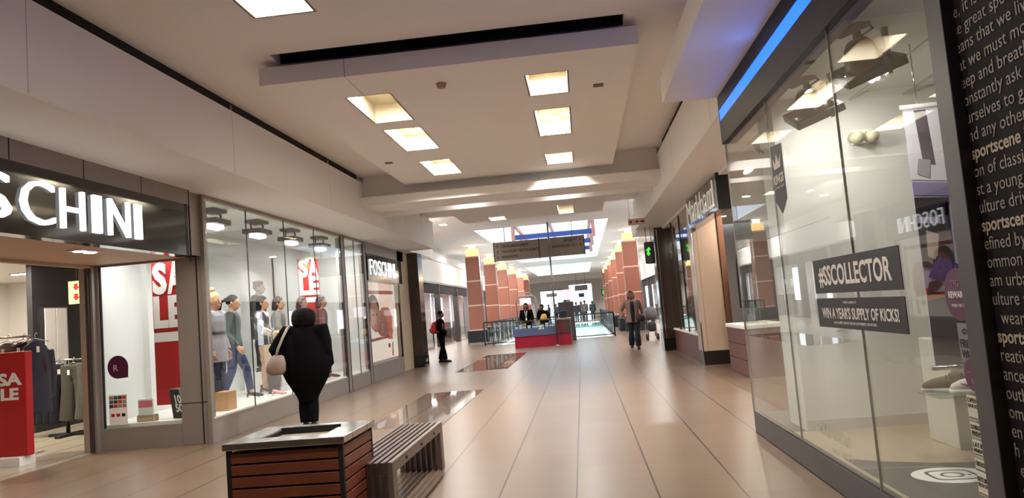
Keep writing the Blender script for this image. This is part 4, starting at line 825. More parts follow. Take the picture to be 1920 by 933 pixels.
# props on the display floor
one('plinth', MB().box(-6.45, -5.95, 13.7, 14.2, .33, .66, .005), paper, 'low white plinth under the tall mannequin in black', 'plinth')
one('plinth', MB().box(-5.50, -5.14, 13.15, 13.6, .33, .72, .005), paper, 'white cube on the window floor left of the person in black', 'plinth')
t = thing('tote_bag', (-5.45, 12.75, .78), 'large beige tote bag hanging from the hand of the mannequin in the patterned blouse', 'bag')
k = MB(); k.prism([(12.55, .80), (12.97, .80), (13.02, 1.18), (12.50, 1.18)], 'X', -5.52, -5.40); k.obj('bag_body', M('tote_beige', (198, 176, 150), .6), t)
k = MB(); k.tube([(-5.46, 12.62, 1.17), (-5.50, 12.68, 1.38), (-5.56, 12.76, 1.45), (-5.50, 12.84, 1.38), (-5.46, 12.9, 1.17)], .012, 8); k.obj('handle', M('tote_strap', (170, 144, 116), .6), t)
t = thing('pillar_stand', (-5.47, 12.76, .33), 'dark grey tapered stand beneath the beige tote bag', 'stand')
MB().oval([(-5.47, 12.76, .33, .11, .11), (-5.47, 12.76, .36, .10, .10), (-5.47, 12.76, .78, .12, .12), (-5.47, 12.76, .80, .12, .12)], 18).obj('stand', dgrey, t)
t = thing('carton', (-5.25, 10.55, .33), 'tan cardboard block at the foot of the mannequin in the grey coat', 'box')
MB().box(-5.36, -5.16, 10.42, 10.68, .33, .60, .004).obj('block', M('carton_brown', (188, 140, 92), .6), t)
def heel_shoe(x, y, z, rz, m, label, s=1.0):
    t = thing('shoe', (x, y, z), label, 'shoe', None, math.radians(rz)); k = MB()
    k.tube([(0, -.09 * s, .075 * s), (0, -.05 * s, .06 * s), (0, .04 * s, .028 * s), (0, .12 * s, .016 * s)], [.026 * s, .032 * s, .034 * s, .014 * s], 12, flat=.75, up=(1, 0, 0)); k.obj('upper', m, t, local=True)
    MB().tube([(0, -.09 * s, .06 * s), (0, -.1 * s, 0)], [.014 * s, .007 * s], 8).obj('heel', m, t, local=True); return t
heel_shoe(-5.22, 12.35, .33, -60, M('pink_shoe', (206, 150, 142), .4), 'pink pump on the window floor between the jeans and the tote bag', 1.1)
heel_shoe(-5.32, 13.28, .72, -40, M('pink_shoe', (0, 0, 0)), 'pink pump on the white cube in the long window, left one'); heel_shoe(-5.33, 13.46, .72, -70, M('pink_shoe', (0, 0, 0)), 'pink pump on the white cube in the long window, right one')
t = thing('handbag', (-5.42, 14.1, .33), 'small dark box bag on the window floor left of the person in black', 'bag')
MB().box(-5.5, -5.36, 13.98, 14.2, .33, .56, .02).obj('bag_body', dgrey, t); MB().tube([(-5.43, 14.02, .55), (-5.43, 14.09, .66), (-5.43, 14.16, .55)], .008, 8).obj('handle', chrome, t)
# ================================================================== ATRIUM: columns, kiosk, signs, balustrades
terra = M('terracotta', (150, 90, 70), .5, var=.06); terra_pale = M('terracotta_band', (206, 168, 146), .45); glow = M('lantern_glow', (250, 206, 120), .5, emit=1.1)  # column bands are a paler terracotta; only the lantern glows
def column(x, y, label, group, half=.34):
    t = thing('column', (x, y, 0), label, 'column', group)
    MB().box(x - half - .12, x + half + .12, y - half, y + half, .10, .64, .01).obj('base', blackm, t); MB().box(x - half - .14, x + half + .14, y - half - .03, y + half + .03, 0, .10).obj('plinth', steel, t)
    for k in range(3):
        z0 = .70 + k * 1.125; a = .012 * k
        MB().box(x - half + a, x + half - a, y - half + a, y + half - a, z0, z0 + 1.06, .006).obj('panel', terra, t)
        MB().box(x - half + a - .012, x + half - a + .012, y - half + a - .012, y + half - a + .012, z0 + 1.06, z0 + 1.125).obj('band', terra_pale, t)
    MB().box(x - half - .02, x + half + .02, y - half, y + half, .64, .70).obj('band', terra_pale, t)
    MB().box(x - half + .08, x + half - .08, y - half + .08, y + half - .08, 4.075, 4.42, .02).obj('lantern', glow, t)
    MB().box(x - .13, x + .13, y - .13, y + .13, 4.42, 4.58).obj('uplight', lit_white, t)
    for s in (-1, 1): MB().box(x + half - .005, x + half + .03, y + s * half - .015, y + s * half + .015, .10, 4.05).obj('edge_strip', chrome, t) if s < 0 else None
    return t
c0 = column(-4.88, 34.5, 'terracotta clad column with a glowing lantern top, nearest of the left row', 'left row of terracotta columns')
for i, y in enumerate((41, 47.5, 54, 60.5, 67)): dup(c0, (-4.88, y, 0), 'terracotta clad column with a glowing lantern top, %s of the left row' % ORDN[i + 1], 'left row of terracotta columns')
for i, y in enumerate((33.5, 40, 46.5, 53, 59.5, 66)): dup(c0, (2.30, y, 0), 'terracotta clad column with a glowing lantern top, %s of the right row' % ORDN[i], 'right row of terracotta columns')
# planters/dark boxes behind the walking woman
for i, y in enumerate((36.6, 43)): one('planter_box', MB().box(1.75, 2.75, y, y + 2.2, 0, .62, .02), blackm, 'long black box between the right row columns, %s' % ('nearer', 'farther')[i], 'planter')
# directory sign
t = thing('directory_sign', (-1.35, 28.0, 3.25), 'large brown hanging directory sign with dark lettering in front of the skylight', 'sign')
sb = M('sign_brown', (104, 90, 76), .5); sl = M('sign_letter', (34, 28, 24), .6)
ys_ = 28.0
for (xa, xb) in ((-3.12, -1.43), (-1.40, .27)): MB().box(xa, xb, ys_, ys_ + .14, 3.31, 4.02, .006).obj('panel', sb, t)
MB().box(-3.15, -3.12, ys_ - .01, ys_ + .15, 3.29, 4.04).obj('frame', sl, t); MB().box(.27, .30, ys_ - .01, ys_ + .15, 3.29, 4.04).obj('frame', sl, t); MB().box(-1.43, -1.40, ys_ - .01, ys_ + .15, 3.29, 4.04).obj('frame', sl, t)
for s, z in (('CENTRE MANAGEMENT', 3.80), ('THE SHOPS / RESTAURANTS', 3.60), ('WOOLWORTHS', 3.40)):
    text('lettering', s, (-2.85, ys_ - .004, z), (1, 0, 0), (0, 0, 1), sl, t, size=.14, depth=.002, bold=.002, w=.062 * len(s), h=.11)
    MB().prism([(-3.03, z + .06), (-2.99, z + .12), (-2.95, z + .06), (-2.975, z + .06), (-2.975, z - .01), (-3.005, z - .01), (-3.005, z + .06)], 'Y', ys_ - .008, ys_).obj('arrow', sl, t)
for s, z in (('SECURITY', 3.82), ('ENTRANCES 6 & 7', 3.62)):
    text('lettering', s, (.02 - .062 * len(s), ys_ - .004, z), (1, 0, 0), (0, 0, 1), sl, t, size=.14, depth=.002, bold=.002, w=.062 * len(s), h=.11)
    MB().prism([(.10, z + .06), (.14, z + .12), (.18, z + .06), (.155, z + .06), (.155, z - .01), (.125, z - .01), (.125, z + .06)], 'Y', ys_ - .008, ys_).obj('arrow', sl, t)
for x in (-2.7, -.15): MB().tube([(x, ys_ + .07, 4.02), (x, ys_ + .07, ZA)], .012, 8).obj('hanger', sl, t)
# pole beside the kiosk
t = thing('pole', (-1.03, 27.86, 0), 'tall thin steel pole rising in front of the directory sign', 'pole')
MB().tube([(-1.03, 27.86, 0), (-1.03, 27.86, ZA - .004)], .035, 12).obj('shaft', M('pole_steel', (120, 116, 116), .3, .8), t); MB().tube([(-1.03, 27.86, 0), (-1.03, 27.86, .03)], .09, 16).obj('foot', steel, t)
# kiosk
t = thing('kiosk', (-1.55, 28.6, 0), 'low kiosk counter with red base, blue band and glass display case', 'kiosk')
k = MB(); k.box(-2.62, -.50, 27.98, 28.5, 0, .42); k.box(-2.62, -2.5, 28.5, 29.9, 0, .42); k.box(-.62, -.5, 28.5, 29.9, 0, .42); k.obj('base', M('kiosk_red', (158, 22, 50), .35), t)
k = MB(); k.box(-2.66, -1.02, 27.94, 28.02, .42, .71, .01); k.box(-2.66, -2.58, 28.02, 29.9, .42, .71, .01); k.obj('blue_band', M('kiosk_blue', (86, 98, 130), .2, coat=.5), t)
MB().box(-2.58, -1.02, 28.02, 28.5, .42, .70).obj('shelf', blackm, t)
cs = MB().box(-2.64, -1.02, 27.98, 27.99, .71, .98).obj('case_glass', G2, t); MB().box(-2.64, -1.02, 27.98, 28.5, .98, .995).obj('case_top', G2, t)
MB().box(-2.64, -1.02, 27.975, 27.995, .97, 1.0).obj('case_rail', steel, t)
MB().box(-1.0, -.48, 27.96, 28.6, .42, .93, .01).obj('side_cabinet', M('kiosk_brown', (72, 60, 54), .4), t)
for k_ in range(9): MB().box(-.975 + k_ * .036, -.958 + k_ * .036, 27.945, 27.96, .44, .86).obj('stripe', M('stripe_red', (130, 52, 60), .5), t)
MB().box(-1.02, -.46, 27.94, 28.62, .93, .99, .008).obj('cabinet_top', M('kiosk_top', (150, 134, 116), .4), t)
MB().box(-.50, -.47, 27.95, 28.0, 0, .93).obj('edge_strip', chrome, t)
k = MB(); k.tube([(-2.62, 29.8, .42), (-2.62, 29.8, 1.85), (-2.5, 29.8, 1.95), (-1.95, 29.8, 1.95), (-1.83, 29.8, 1.85), (-1.83, 29.8, .42)], .035, 8); k.obj('arch', M('arch_grey', (150, 140, 134), .4), t)
MB().box(-2.45, -2.02, 29.76, 29.84, 1.62, 1.86, .03).obj('sign_panel', M('panel_lilac', (226, 214, 232), .5, emit=.8), t)
for i, (x, c) in enumerate(((-2.52, (40, 60, 150)), (-2.36, (210, 214, 226)), (-2.22, (176, 140, 110)), (-2.05, (220, 224, 240)), (-1.88, (90, 110, 190)), (-1.72, (190, 170, 150)), (-1.55, (150, 170, 160)), (-1.38, (214, 220, 250)), (-1.24, (120, 140, 210)), (-1.11, (214, 170, 50)))):
    k = MB(); k.box(x - .06, x + .06, 28.1, 28.25, .71, .71 + .1 + .05 * (i % 3), .008); k.box(x - .05, x + .05, 28.09, 28.1, .73, .78, mi=1)
    one('cosmetic_pack', k, [M('pack_%d' % i, c, .35), paper], 'small packet in the kiosk glass case, %s from the left' % ('first', 'second', 'third', 'fourth', 'fifth', 'sixth', 'seventh', 'eighth', 'ninth', 'tenth')[i], 'package', 'packets in the kiosk case')
for i, x in enumerate((-1.66, -1.60, -1.52)): one('price_card', MB().box(x - .02, x + .025, 27.93, 27.938, .64, .70), lit_white if False else paper, 'small white price card on the blue band of the kiosk, %s' % ('left', 'middle', 'right')[i], 'card')
t = thing('register', (-.75, 28.3, .99), 'dark cash register screen on the right end of the kiosk', 'register')
MB().box(-.88, -.62, 28.25, 28.4, .99, 1.06, .01).obj('base', blackm, t); MB().box(-.9, -.6, 28.3, 28.33, 1.06, 1.26, .008).obj('screen', M('screen_dark', (40, 46, 60), .2), t)
t = thing('display_stand', (-.75, 31.2, 0), 'dark stand with a pale rounded sign behind the right end of the kiosk', 'stand')
MB().box(-1.0, -.35, 31.0, 31.3, 0, 1.6, .02).obj('cabinet', M('stand_dark', (66, 56, 58), .5), t); MB().box(-1.0, -.4, 30.96, 31.0, 1.68, 2.1, .06).obj('sign_panel', M('panel_pink', (222, 206, 214), .5, emit=.5), t); MB().box(-.72, -.66, 31.1, 31.2, 1.6, 1.7).obj('neck', blackm, t)
# balustrades round the void
def balustrade(name, p, q, label, bars):
    p, q = Vector(p), Vector(q); L = (q - p).length; d = (q - p) / L
    t = thing(name, ((p.x + q.x) / 2, (p.y + q.y) / 2, 0), label, 'balustrade')
    MB().tube([p + V(0, 0, 1.0), q + V(0, 0, 1.0)], .03, 8).obj('handrail', blackm, t)
    MB().tube([p + V(0, 0, .08), q + V(0, 0, .08)], .02, 8).obj('bottom_rail', blackm, t)
    n = max(2, int(L / 1.9) + 1)
    for i in range(n):
        c = p.lerp(q, i / (n - 1)); MB().box(c.x - .025, c.x + .025, c.y - .025, c.y + .025, 0, 1.0).obj('post', blackm, t)
    s = d.cross(V(0, 0, 1)) * .006
    for i in range(n - 1):
        a, c = p.lerp(q, (i + .03) / (n - 1)), p.lerp(q, (i + .97) / (n - 1)); k = MB(); k.rings([[a - s, a + s, c + s, c - s], [x + V(0, 0, .85) for x in (a - s, a + s, c + s, c - s)]])
        k.xform(Matrix.Translation((0, 0, .1))); k.obj('pane', G2, t)
    if bars:
        m = int(L / .14)
        for i in range(1, min(m, 60)):
            c = p + d * (i * L / m); MB().tube([c + V(0, 0, .08), c + V(0, 0, 1.0)], .012, 6).obj('baluster', M('baluster_grey', (90, 90, 96), .3, .5), t)
balustrade('balustrade', (-4.3, 32.2, 0), (-2.4, 32.2, 0), 'black barred balustrade at the void, left of the kiosk', True)
balustrade('balustrade', (-2.4, 32.2, 0), (1.28, 32.2, 0), 'glass balustrade across the front of the void, right of the kiosk', False)
balustrade('balustrade', (1.28, 32.2, 0), (1.28, 56, 0), 'long glass balustrade along the right edge of the void', True)
balustrade('balustrade', (-3.95, 32.3, 0), (-3.95, 56, 0), 'long glass balustrade along the left edge of the void', False)
one('canopy', MB().box(-3.7, 1.1, 33.2, 42.5, -.35, -.12, .03), M('canopy_white', (226, 230, 228), .3), 'flat white canopy just below floor level inside the void', 'canopy')
one('canopy', MB().box(-3.7, 1.1, 43.5, 48, -.3, -.02, .03), M('canopy_pale', (196, 214, 210), .3), 'pale green canopy inside the void, behind the white one', 'canopy')
teal = M('teal_glass', (96, 150, 144), .15)
one('bridge', MB().box(-3.9, 1.25, 50, 58, -.2, .02, .02), teal, 'teal glass bridge floor across the far end of the void', 'bridge')
struct('floor_lower', MB().box(-3.9, 1.25, 32.3, 66, -4.2, -4.0), floor_s)
# hanging signs and lights
t = thing('exit_sign', (1.44, 17.5, 3.16), 'small white hanging sign with red arrows near the end of the right bulkhead', 'sign')
MB().box(1.235, 1.64, 17.5, 17.53, 3.165, 3.315, .004).obj('panel', M('sign_white', (226, 206, 198), .5), t)
for pts in ([(1.27, 3.21), (1.32, 3.21), (1.32, 3.27), (1.27, 3.27)], [(1.56, 3.20), (1.62, 3.24), (1.56, 3.28)], [(1.40, 3.24), (1.44, 3.20), (1.48, 3.24), (1.44, 3.28)], [(1.51, 3.225), (1.56, 3.225), (1.56, 3.255), (1.51, 3.255)]):
    MB().prism(pts, 'Y', 17.49, 17.5).obj('symbol', M('symbol_red', (150, 40, 36), .5), t)
for x in (1.28, 1.6): MB().tube([(x, 17.515, 3.315), (x, 17.515, ZC)], .004, 6).obj('hanger', white, t)
t = thing('lit_sign', (1.92, 20.2, 2.36), 'dark hanging box sign with a green lit symbol beside the tall dark pillar', 'sign', None, math.radians(-24))
MB().box(-.11, .11, -.12, .12, 0, .58, .03).obj('box', M('sign_dark', (40, 32, 30), .4), t, local=True)
gm = M('green_lit', (70, 200, 60), .5, emit=.9)
k = MB(); k.prism([(-.02, .40), (.03, .44), (.08, .38), (.02, .33), (.06, .26), (.0, .20), (-.05, .27), (-.01, .32), (-.06, .36)], 'Y', -.128, -.12); k.obj('symbol', gm, t, local=True)
for x in (-.07, .07): MB().tube([(x, 0, .58), (x, 0, .985)], .01, 6).obj('hanger', blackm, t, local=True)
t = thing('hanging_sign', (.1, 75.5, 2.9), 'small dark hanging sign in front of the bright end doors', 'sign')
MB().box(-.6, .7, 75.5, 75.6, 2.85, 3.4, .02).obj('panel', M('sign_mauve', (92, 74, 76), .5), t)
for x in (-.4, .5): MB().tube([(x, 75.55, 3.4), (x, 75.55, ZA)], .015, 6).obj('hanger', blackm, t)
one('door_sticker', MB().box(-.3, .35, 86.02, 86.05, 2.3, 2.75), M('blue_panel', (70, 96, 170), .5), 'small blue panel on the bright end doors', 'sticker')
one('notice_board', MB().box(-4.0, -2.6, 86.03, 86.085, 2.6, 3.0), paper, 'white board over the far left end window', 'board')
t = thing('lit_sign', (2.6, 78, 2.4), 'two green lit signs side by side at the far right end', 'sign')
for x in (2.2, 2.9): MB().box(x, x + .55, 77.9, 78, 2.3, 2.75, .02).obj('panel', gm, t)
MB().box(2.1, 3.6, 77.95, 78.05, 2.2, 2.85).obj('backing', blackm, t)
for x in (2.4, 3.3): MB().tube([(x, 78.03, 2.85), (x, 78.03, 4.06)], .015, 6).obj('hanger', blackm, t)
n = 0
for side, x, ys_l in (('left', -5.6, (23.5, 27.2, 38, 45, 52, 59)), ('left inner', -4.55, (25.5, 44, 51, 58)), ('right', 3.0, (24, 31, 38, 45, 52, 59))):
    for i, y in enumerate(ys_l):
        t = thing('ceiling_light', (x, y, ZA), 'small square white atrium downlight, %s in the %s row' % (ORDN[i], side), 'ceiling light', 'atrium downlights')
        MB().box(x - .15, x + .15, y - .15, y + .15, ZA - .02, ZA + .002).obj('frame', white, t); MB().box(x - .11, x + .11, y - .11, y + .11, ZA - .03, ZA - .018).obj('lens', lens, t)
        area('atrium_lamp', (x, y, ZA - .04), .22, 75 * LAMP, (1, .95, .9), shape='SQUARE')
# pushchair and shopper by the right shops
t = thing('pushchair', (2.35, 26.6, 0), 'grey hooded pushchair by the dark pillar on the right', 'pushchair')
k = MB(); k.oval([(2.35, 26.6, .70, .16, .26), (2.35, 26.6, .9, .24, .3), (2.35, 26.66, 1.08, .2, .24), (2.35, 26.7, 1.16, .08, .1)], 18); k.obj('hood', M('pram_grey', (92, 84, 82), .7), t)
k = MB(); k.tube([(2.2, 26.4, .12), (2.25, 26.6, .7), (2.25, 26.95, 1.02)], .018, 8); k.tube([(2.5, 26.4, .12), (2.45, 26.6, .7), (2.45, 26.95, 1.02)], .018, 8); k.tube([(2.25, 26.95, 1.02), (2.45, 26.95, 1.02)], .018, 8); k.tube([(2.22, 26.9, .12), (2.25, 26.6, .6)], .018, 8); k.tube([(2.48, 26.9, .12), (2.45, 26.6, .6)], .018, 8); k.obj('frame', chrome, t)
MB().box(2.2, 2.5, 26.4, 26.85, .3, .62, .08).obj('seat', M('pram_black', (40, 38, 40), .7), t)
for x in (2.17, 2.53):
    for y in (26.38, 26.92): MB().tube([(x - .02, y, .11), (x + .02, y, .11)], .11, 18).obj('wheel', blackm, t)
# ================================================================== RIGHT: neighbouring shop
t = thing('shop_sign', (2.37, 13.8, 2.74), 'black box sign with tall silver script letters above the cream pillar', 'sign')
MB().box(2.31, 2.50, 12.1, 15.5, 2.76, 3.36, .005).obj('box', black, t)
MB().box(2.30, 2.51, 12.08, 12.12, 2.75, 3.37).obj('end_cap', blackm, t)
lm = M('letter_silver', (226, 220, 206), .3, .4, emit=.25); y = 15.35
for ch, w_ in zip('Markham', (.62, .40, .30, .40, .42, .40, .60)):
    text('letter', ch, (2.285, y, 2.84), (0, -1, 0), (0, 0, 1), lm, t, size=.5, w=w_ * .78, h=.44 if ch in 'Mkh' else .32, depth=.006, bold=-.012); y -= w_ * .96
MB().box(2.27, 2.29, 12.35, 12.39, 2.84, 3.27).obj('letter_bracket', lm, t); MB().box(2.27, 2.29, 12.35, 12.75, 2.84, 2.88).obj('letter_bracket', lm, t)
for yy in (12.6, 14.9): MB().tube([(2.4, yy, 3.36), (2.4, yy, 3.345 + .02)], .02, 8).obj('hanger', chrome, t)
t = thing('counter', (2.95, 13.3, 0), 'dark red cabinet with a white top at the front of the neighbouring shop', 'cabinet')
MB().box(2.62, 3.3, 12.6, 14.2, 0, .80, .01).obj('body', wood3, t); MB().box(2.6, 3.32, 12.58, 14.22, .80, .86, .005).obj('top', paper, t)
for z in (.27, .53): MB().box(2.617, 2.622, 12.62, 14.18, z, z + .012).obj('groove', dark, t)
for i, (y, c, kind) in enumerate(((15.2, (44, 42, 54), 'dark navy'), (15.0, (70, 56, 50), 'brown'), (14.8, (30, 30, 34), 'black'))):
    garment('jacket', 3.15 + .02 * i, y - .2, 2.2, .5, 1.1, M('coat_%d' % i, c, .85), '%s jacket hanging behind the wooden post of the neighbouring shop' % kind, 'jacket', 'jackets behind the wooden post', math.radians(80), kind='top')
t = thing('clothes_rail', (3.15, 14.8, 0), 'chrome rail for jackets behind the wooden post', 'clothes rail')
MB().tube([(3.17, 14.3, 2.3), (3.17, 15.3, 2.3)], .015, 8).obj('bar', chrome, t)
for y in (14.3, 15.3): MB().tube([(3.17, y, .02), (3.17, y, 2.3)], .015, 8).obj('post', chrome, t)
shc = [(150, 120, 100), (90, 96, 110), (200, 190, 176), (60, 70, 84), (176, 120, 96), (110, 130, 130), (214, 206, 190), (84, 60, 56)]
def shelf_unit(x, y0, y1, label):
    t = thing('shelf_unit', (x + .2, (y0 + y1) / 2, 0), label, 'shelves')
    MB().box(x, x + .4, y0, y0 + .03, 0, 2.2).obj('side', M('unit_dark', (60, 56, 56), .5), t); MB().box(x, x + .4, y1 - .03, y1, 0, 2.2).obj('side', M('unit_dark', (0, 0, 0)), t); MB().box(x + .37, x + .4, y0, y1, 0, 2.2).obj('back', M('unit_back', (120, 110, 106), .5), t)
    for z in (.1, .6, 1.05, 1.5, 1.95): MB().box(x, x + .38, y0, y1, z, z + .025).obj('shelf', M('unit_shelf', (150, 142, 136), .4), t)
    return t
UN = ('nearest', 'middle', 'farthest')
for u, y0 in enumerate((8.4, 10.3, 12.2)):
    shelf_unit(5.6, y0, y0 + 1.7, 'dark shelf unit on the rear wall of the neighbouring shop, %s' % UN[u])
    for li, z in enumerate((.625, 1.075, 1.525)):
        for j in range(5):
            c = shc[(u * 3 + li * 2 + j) % 8]; yy = y0 + .2 + j * .31; hh = .18 + .05 * ((j + li) % 3)
            k = MB(); k.box(5.66, 5.86, yy, yy + .2, z, z + hh, .01); k.box(5.655, 5.66, yy + .03, yy + .17, z + .03, z + hh * .6, mi=1)
            one('boxed_product', k, [M('prod_%d_%d_%d' % c, c, .45), paper], 'product on the %s shelf unit, %s shelf up, place %d from the near end' % (UN[u], ('first', 'second', 'third')[li], j + 1), 'box', 'boxed products on the rear shelves')
t = thing('display_table', (4.0, 10.2, 0), 'low wide table with a teal front in the neighbouring shop', 'table')
MB().box(3.2, 4.8, 9.5, 10.9, .78, .84, .01).obj('top', M('table_pink', (188, 152, 140), .4), t); MB().box(3.3, 4.7, 9.6, 10.8, .35, .78).obj('body', M('table_teal', (88, 116, 118), .4), t); MB().box(3.4, 4.6, 9.7, 10.7, 0, .35).obj('foot', cream, t)
for i in range(6):
    c = shc[(i * 3 + 1) % 8]; x = 3.35 + i * .24; hh = .16 + .06 * (i % 2)
    k = MB(); k.oval([(x, 9.75, .84, .06, .06), (x, 9.75, .84 + hh * .7, .06, .06), (x, 9.75, .84 + hh * .8, .025, .025), (x, 9.75, .84 + hh, .025, .025)], 14)
    one('bottle', k, M('bott_%d_%d_%d' % c, c, .25), 'small bottle at the near edge of the teal fronted table, %s from the left' % ('first', 'second', 'third', 'fourth', 'fifth', 'sixth')[i], 'bottle', 'bottles on the teal fronted table')
t = thing('lightbox', (5.9, 15.0, 2.2), 'pale blue lit panel high on the rear wall of the neighbouring shop', 'sign')
MB().box(5.95, 6.2, 9.2, 10.6, 2.35, 2.65, .01).obj('panel', M('panel_blue', (150, 210, 226), .5, emit=1.2), t); MB().box(5.93, 6.2, 9.17, 10.63, 2.32, 2.35).obj('frame', blackm, t)
for i, (x, y) in enumerate(((3.6, 9.3), (3.6, 12.0), (5.0, 10.6), (3.4, 15.0), (3.6, 18.5))):
    t = thing('ceiling_light', (x, y, 3.3), 'round ceiling spotlight in the neighbouring shop on the right, %s' % ('over the near end', 'over the red cabinet', 'over the rear shelves', 'behind the cream pillar', 'behind the far window')[i], 'ceiling light', 'ceiling spots in the neighbouring shop')
    MB().tube([(x, y, 3.3), (x, y, 3.28)], [.11, .1], 16).obj('ring', white, t); MB().tube([(x, y, 3.282), (x, y, 3.27)], [.08, .07], 16).obj('lens', lens, t)
    area('shop_spot', (x, y, 3.265), .16, 34 * SHOP, (1, .88, .76))
# ================================================================== RIGHT: sports shop window
gw = M('vinyl_white', (212, 202, 190), .5); xg = XG - .004
t = thing('window_banner', (XG, 4.68, 1.12), 'two black vinyl strips with a hashtag and prize wording on the sports shop window', 'sticker')
MB().box(xg - .002, xg + .002, 3.96, 5.385, 1.362, 1.59).obj('strip', M('vinyl_black', (20, 17, 17), .5), t)
MB().box(xg - .002, xg + .002, 3.96, 5.385, 1.135, 1.328).obj('strip', M('vinyl_black', (0, 0, 0)), t)
xt = xg - .003
def gtext(s, y, z, w=None, h=None, size=.05, mat_=gw, p=None, bold=0, al='L', nm='lettering'): return text(nm, s, (xt, y, z), (0, -1, 0), (0, 0, 1), mat_, p, size=size, w=w, h=h, depth=.0005, bold=bold, align=al)
gtext('#SSCOLLECTOR', 5.28, 1.40, w=1.20, h=.145, size=.16, p=t, bold=.004)
gtext('WIN A YEAR\'S SUPPLY OF KICKS!', 5.29, 1.195, w=1.24, h=.072, size=.08, p=t, bold=.0015)
gtext('STAND A CHANCE TO', 4.86, 1.293, w=.22, h=.014, size=.02, p=t); gtext('T\'s & C\'s APPLY. SEE IN STORE OR OUR WEBSITE FOR DETAILS', 5.08, 1.163, w=.72, h=.016, size=.02, p=t)
t = thing('pennant', (XG, 6.0, 2.0), 'narrow black pennant sticker with a white crown on the sports shop glass', 'sticker')
MB().prism([(6.16, 2.56), (5.84, 2.52), (6.02, 2.06), (6.14, 2.01), (6.26, 2.10)] if False else [(6.15, 2.56), (5.83, 2.53), (5.83, 2.10), (5.99, 2.0), (6.15, 2.12)], 'X', xg - .002, xg + .002).obj('sheet', M('vinyl_black', (0, 0, 0)), t)
gtext('KINGS', 6.13, 2.24, w=.28, h=.075, size=.08, p=t, bold=.002); gtext('OF THE GAME', 6.12, 2.20, w=.26, h=.018, size=.02, p=t)
MB().prism([(6.08, 2.36), (6.11, 2.46), (6.04, 2.40), (5.99, 2.48), (5.94, 2.40), (5.87, 2.46), (5.90, 2.36)], 'X', xt - .001, xt).obj('crown', gw, t)
t = thing('online_sticker', (XG, 5.1, .25), 'frosted shop online lettering low on the sports shop glass', 'sticker')
fr = M('vinyl_frost', (176, 172, 152), .6)
gtext('SHOP ONLINE 24/7', 5.75, .36, w=.72, h=.07, size=.08, mat_=fr, p=t, bold=.001); gtext('www . now 24', 5.42, .27, w=.42, h=.05, size=.05, mat_=fr, p=t)
# round plum sticker, wi-fi sticker and notices at the frame
t = thing('reward_sticker', (XG, 3.42, 1.5), 'oval plum rewards sticker on the sports shop glass beside the dark frame', 'sticker')
MB().prism([(3.42 + .115 * math.cos(a), 1.33 + .115 * math.sin(a)) for a in [2 * math.pi * i / 28 for i in range(28)]], 'X', xg - .002, xg + .002).obj('sheet', plum, t)
gtext('TFG', 3.47, 1.365, w=.07, h=.028, size=.03, p=t, mat_=M('vinyl_dim', (150, 100, 130), .5)); gtext('REWARDS', 3.50, 1.315, w=.17, h=.03, size=.03, p=t, bold=.0008); gtext('MORE FOR YOU', 3.48, 1.275, w=.13, h=.014, size=.02, p=t)
t = thing('wifi_sticker', (XG, 3.40, 1.1), 'grey free wi-fi sticker below the rewards sticker', 'sticker')
MB().box(xg - .002, xg + .002, 3.30, 3.46, 1.035, 1.205).obj('sheet', M('vinyl_grey', (112, 106, 104), .5), t); vb = M('vinyl_black', (0, 0, 0))
gtext('FREE', 3.45, 1.10, w=.10, h=.036, size=.04, p=t, mat_=vb, bold=.001); gtext('WI-FI', 3.445, 1.055, w=.10, h=.034, size=.04, p=t, mat_=vb, bold=.001)
for k_ in range(2):
    pts = [(3.40 + (.012 + .014 * k_ + w_) * math.cos(a), 1.15 + (.012 + .014 * k_ + w_) * math.sin(a)) for w_, rng in ((0, range(0, 9)), (.006, range(8, -1, -1))) for a in [math.pi * (.2 + .6 * i / 8) for i in rng]]
    MB().prism(pts, 'X', xt - .001, xt).obj('signal_arc', vb, t)
t = thing('round_sticker', (XG, 3.38, .95), 'small round plum sticker under the wi-fi sticker', 'sticker')
MB().prism([(3.385 + .062 * math.cos(a), .985 + .068 * math.sin(a)) for a in [2 * math.pi * i / 24 for i in range(24)]], 'X', xg - .003, xg + .001).obj('sheet', plum, t)
text('lettering', 'REWARDS', (xg - .0045, 3.43, .99), (0, -1, 0), (0, 0, 1), M('vinyl_dim', (0, 0, 0)), t, size=.02, w=.09, h=.012, depth=.0004); text('lettering', 'R', (xg - .0045, 3.395, .945), (0, -1, 0), (0, 0, 1), M('vinyl_dim', (0, 0, 0)), t, size=.04, depth=.0004)
NOT = (('barcode notice', .79, .895, ('OPEN', 'SHOP HOURS')), ('clothing notice', .715, .78, ('CLOTHING & SHOES', 'AVAILABLE IN STORE')), ('lay-bys notice', .635, .705, ('LAY-BYS', 'AVAILABLE IN STORE')), ('cards notice', .57, .625, ('CARDS ACCEPTED',)), ('lower notice', .47, .56, ('RETURNS', 'SEE IN STORE')))
clear = M('vinyl_cream', (196, 186, 164), .6)
for nm, z0, z1, ws in NOT:
    t = thing('notice_sticker', (XG, 3.41, z0), 'small cream %s in the column of stickers beside the dark frame' % nm, 'sticker', 'column of notices by the frame')
    MB().box(xg - .0015, xg + .001, 3.335, 3.46, z0, z1).obj('sheet', clear, t)
    for i, s in enumerate(ws): gtext(s, 3.452, z1 - .03 - .022 * i, w=min(.105, .02 * len(s)), h=.016 if i else .02, size=.02, mat_=vb, p=t)
    MB().box(xt - .001, xt, 3.34, 3.455, z0 + .008, z0 + .011).obj('rule', vb, t)
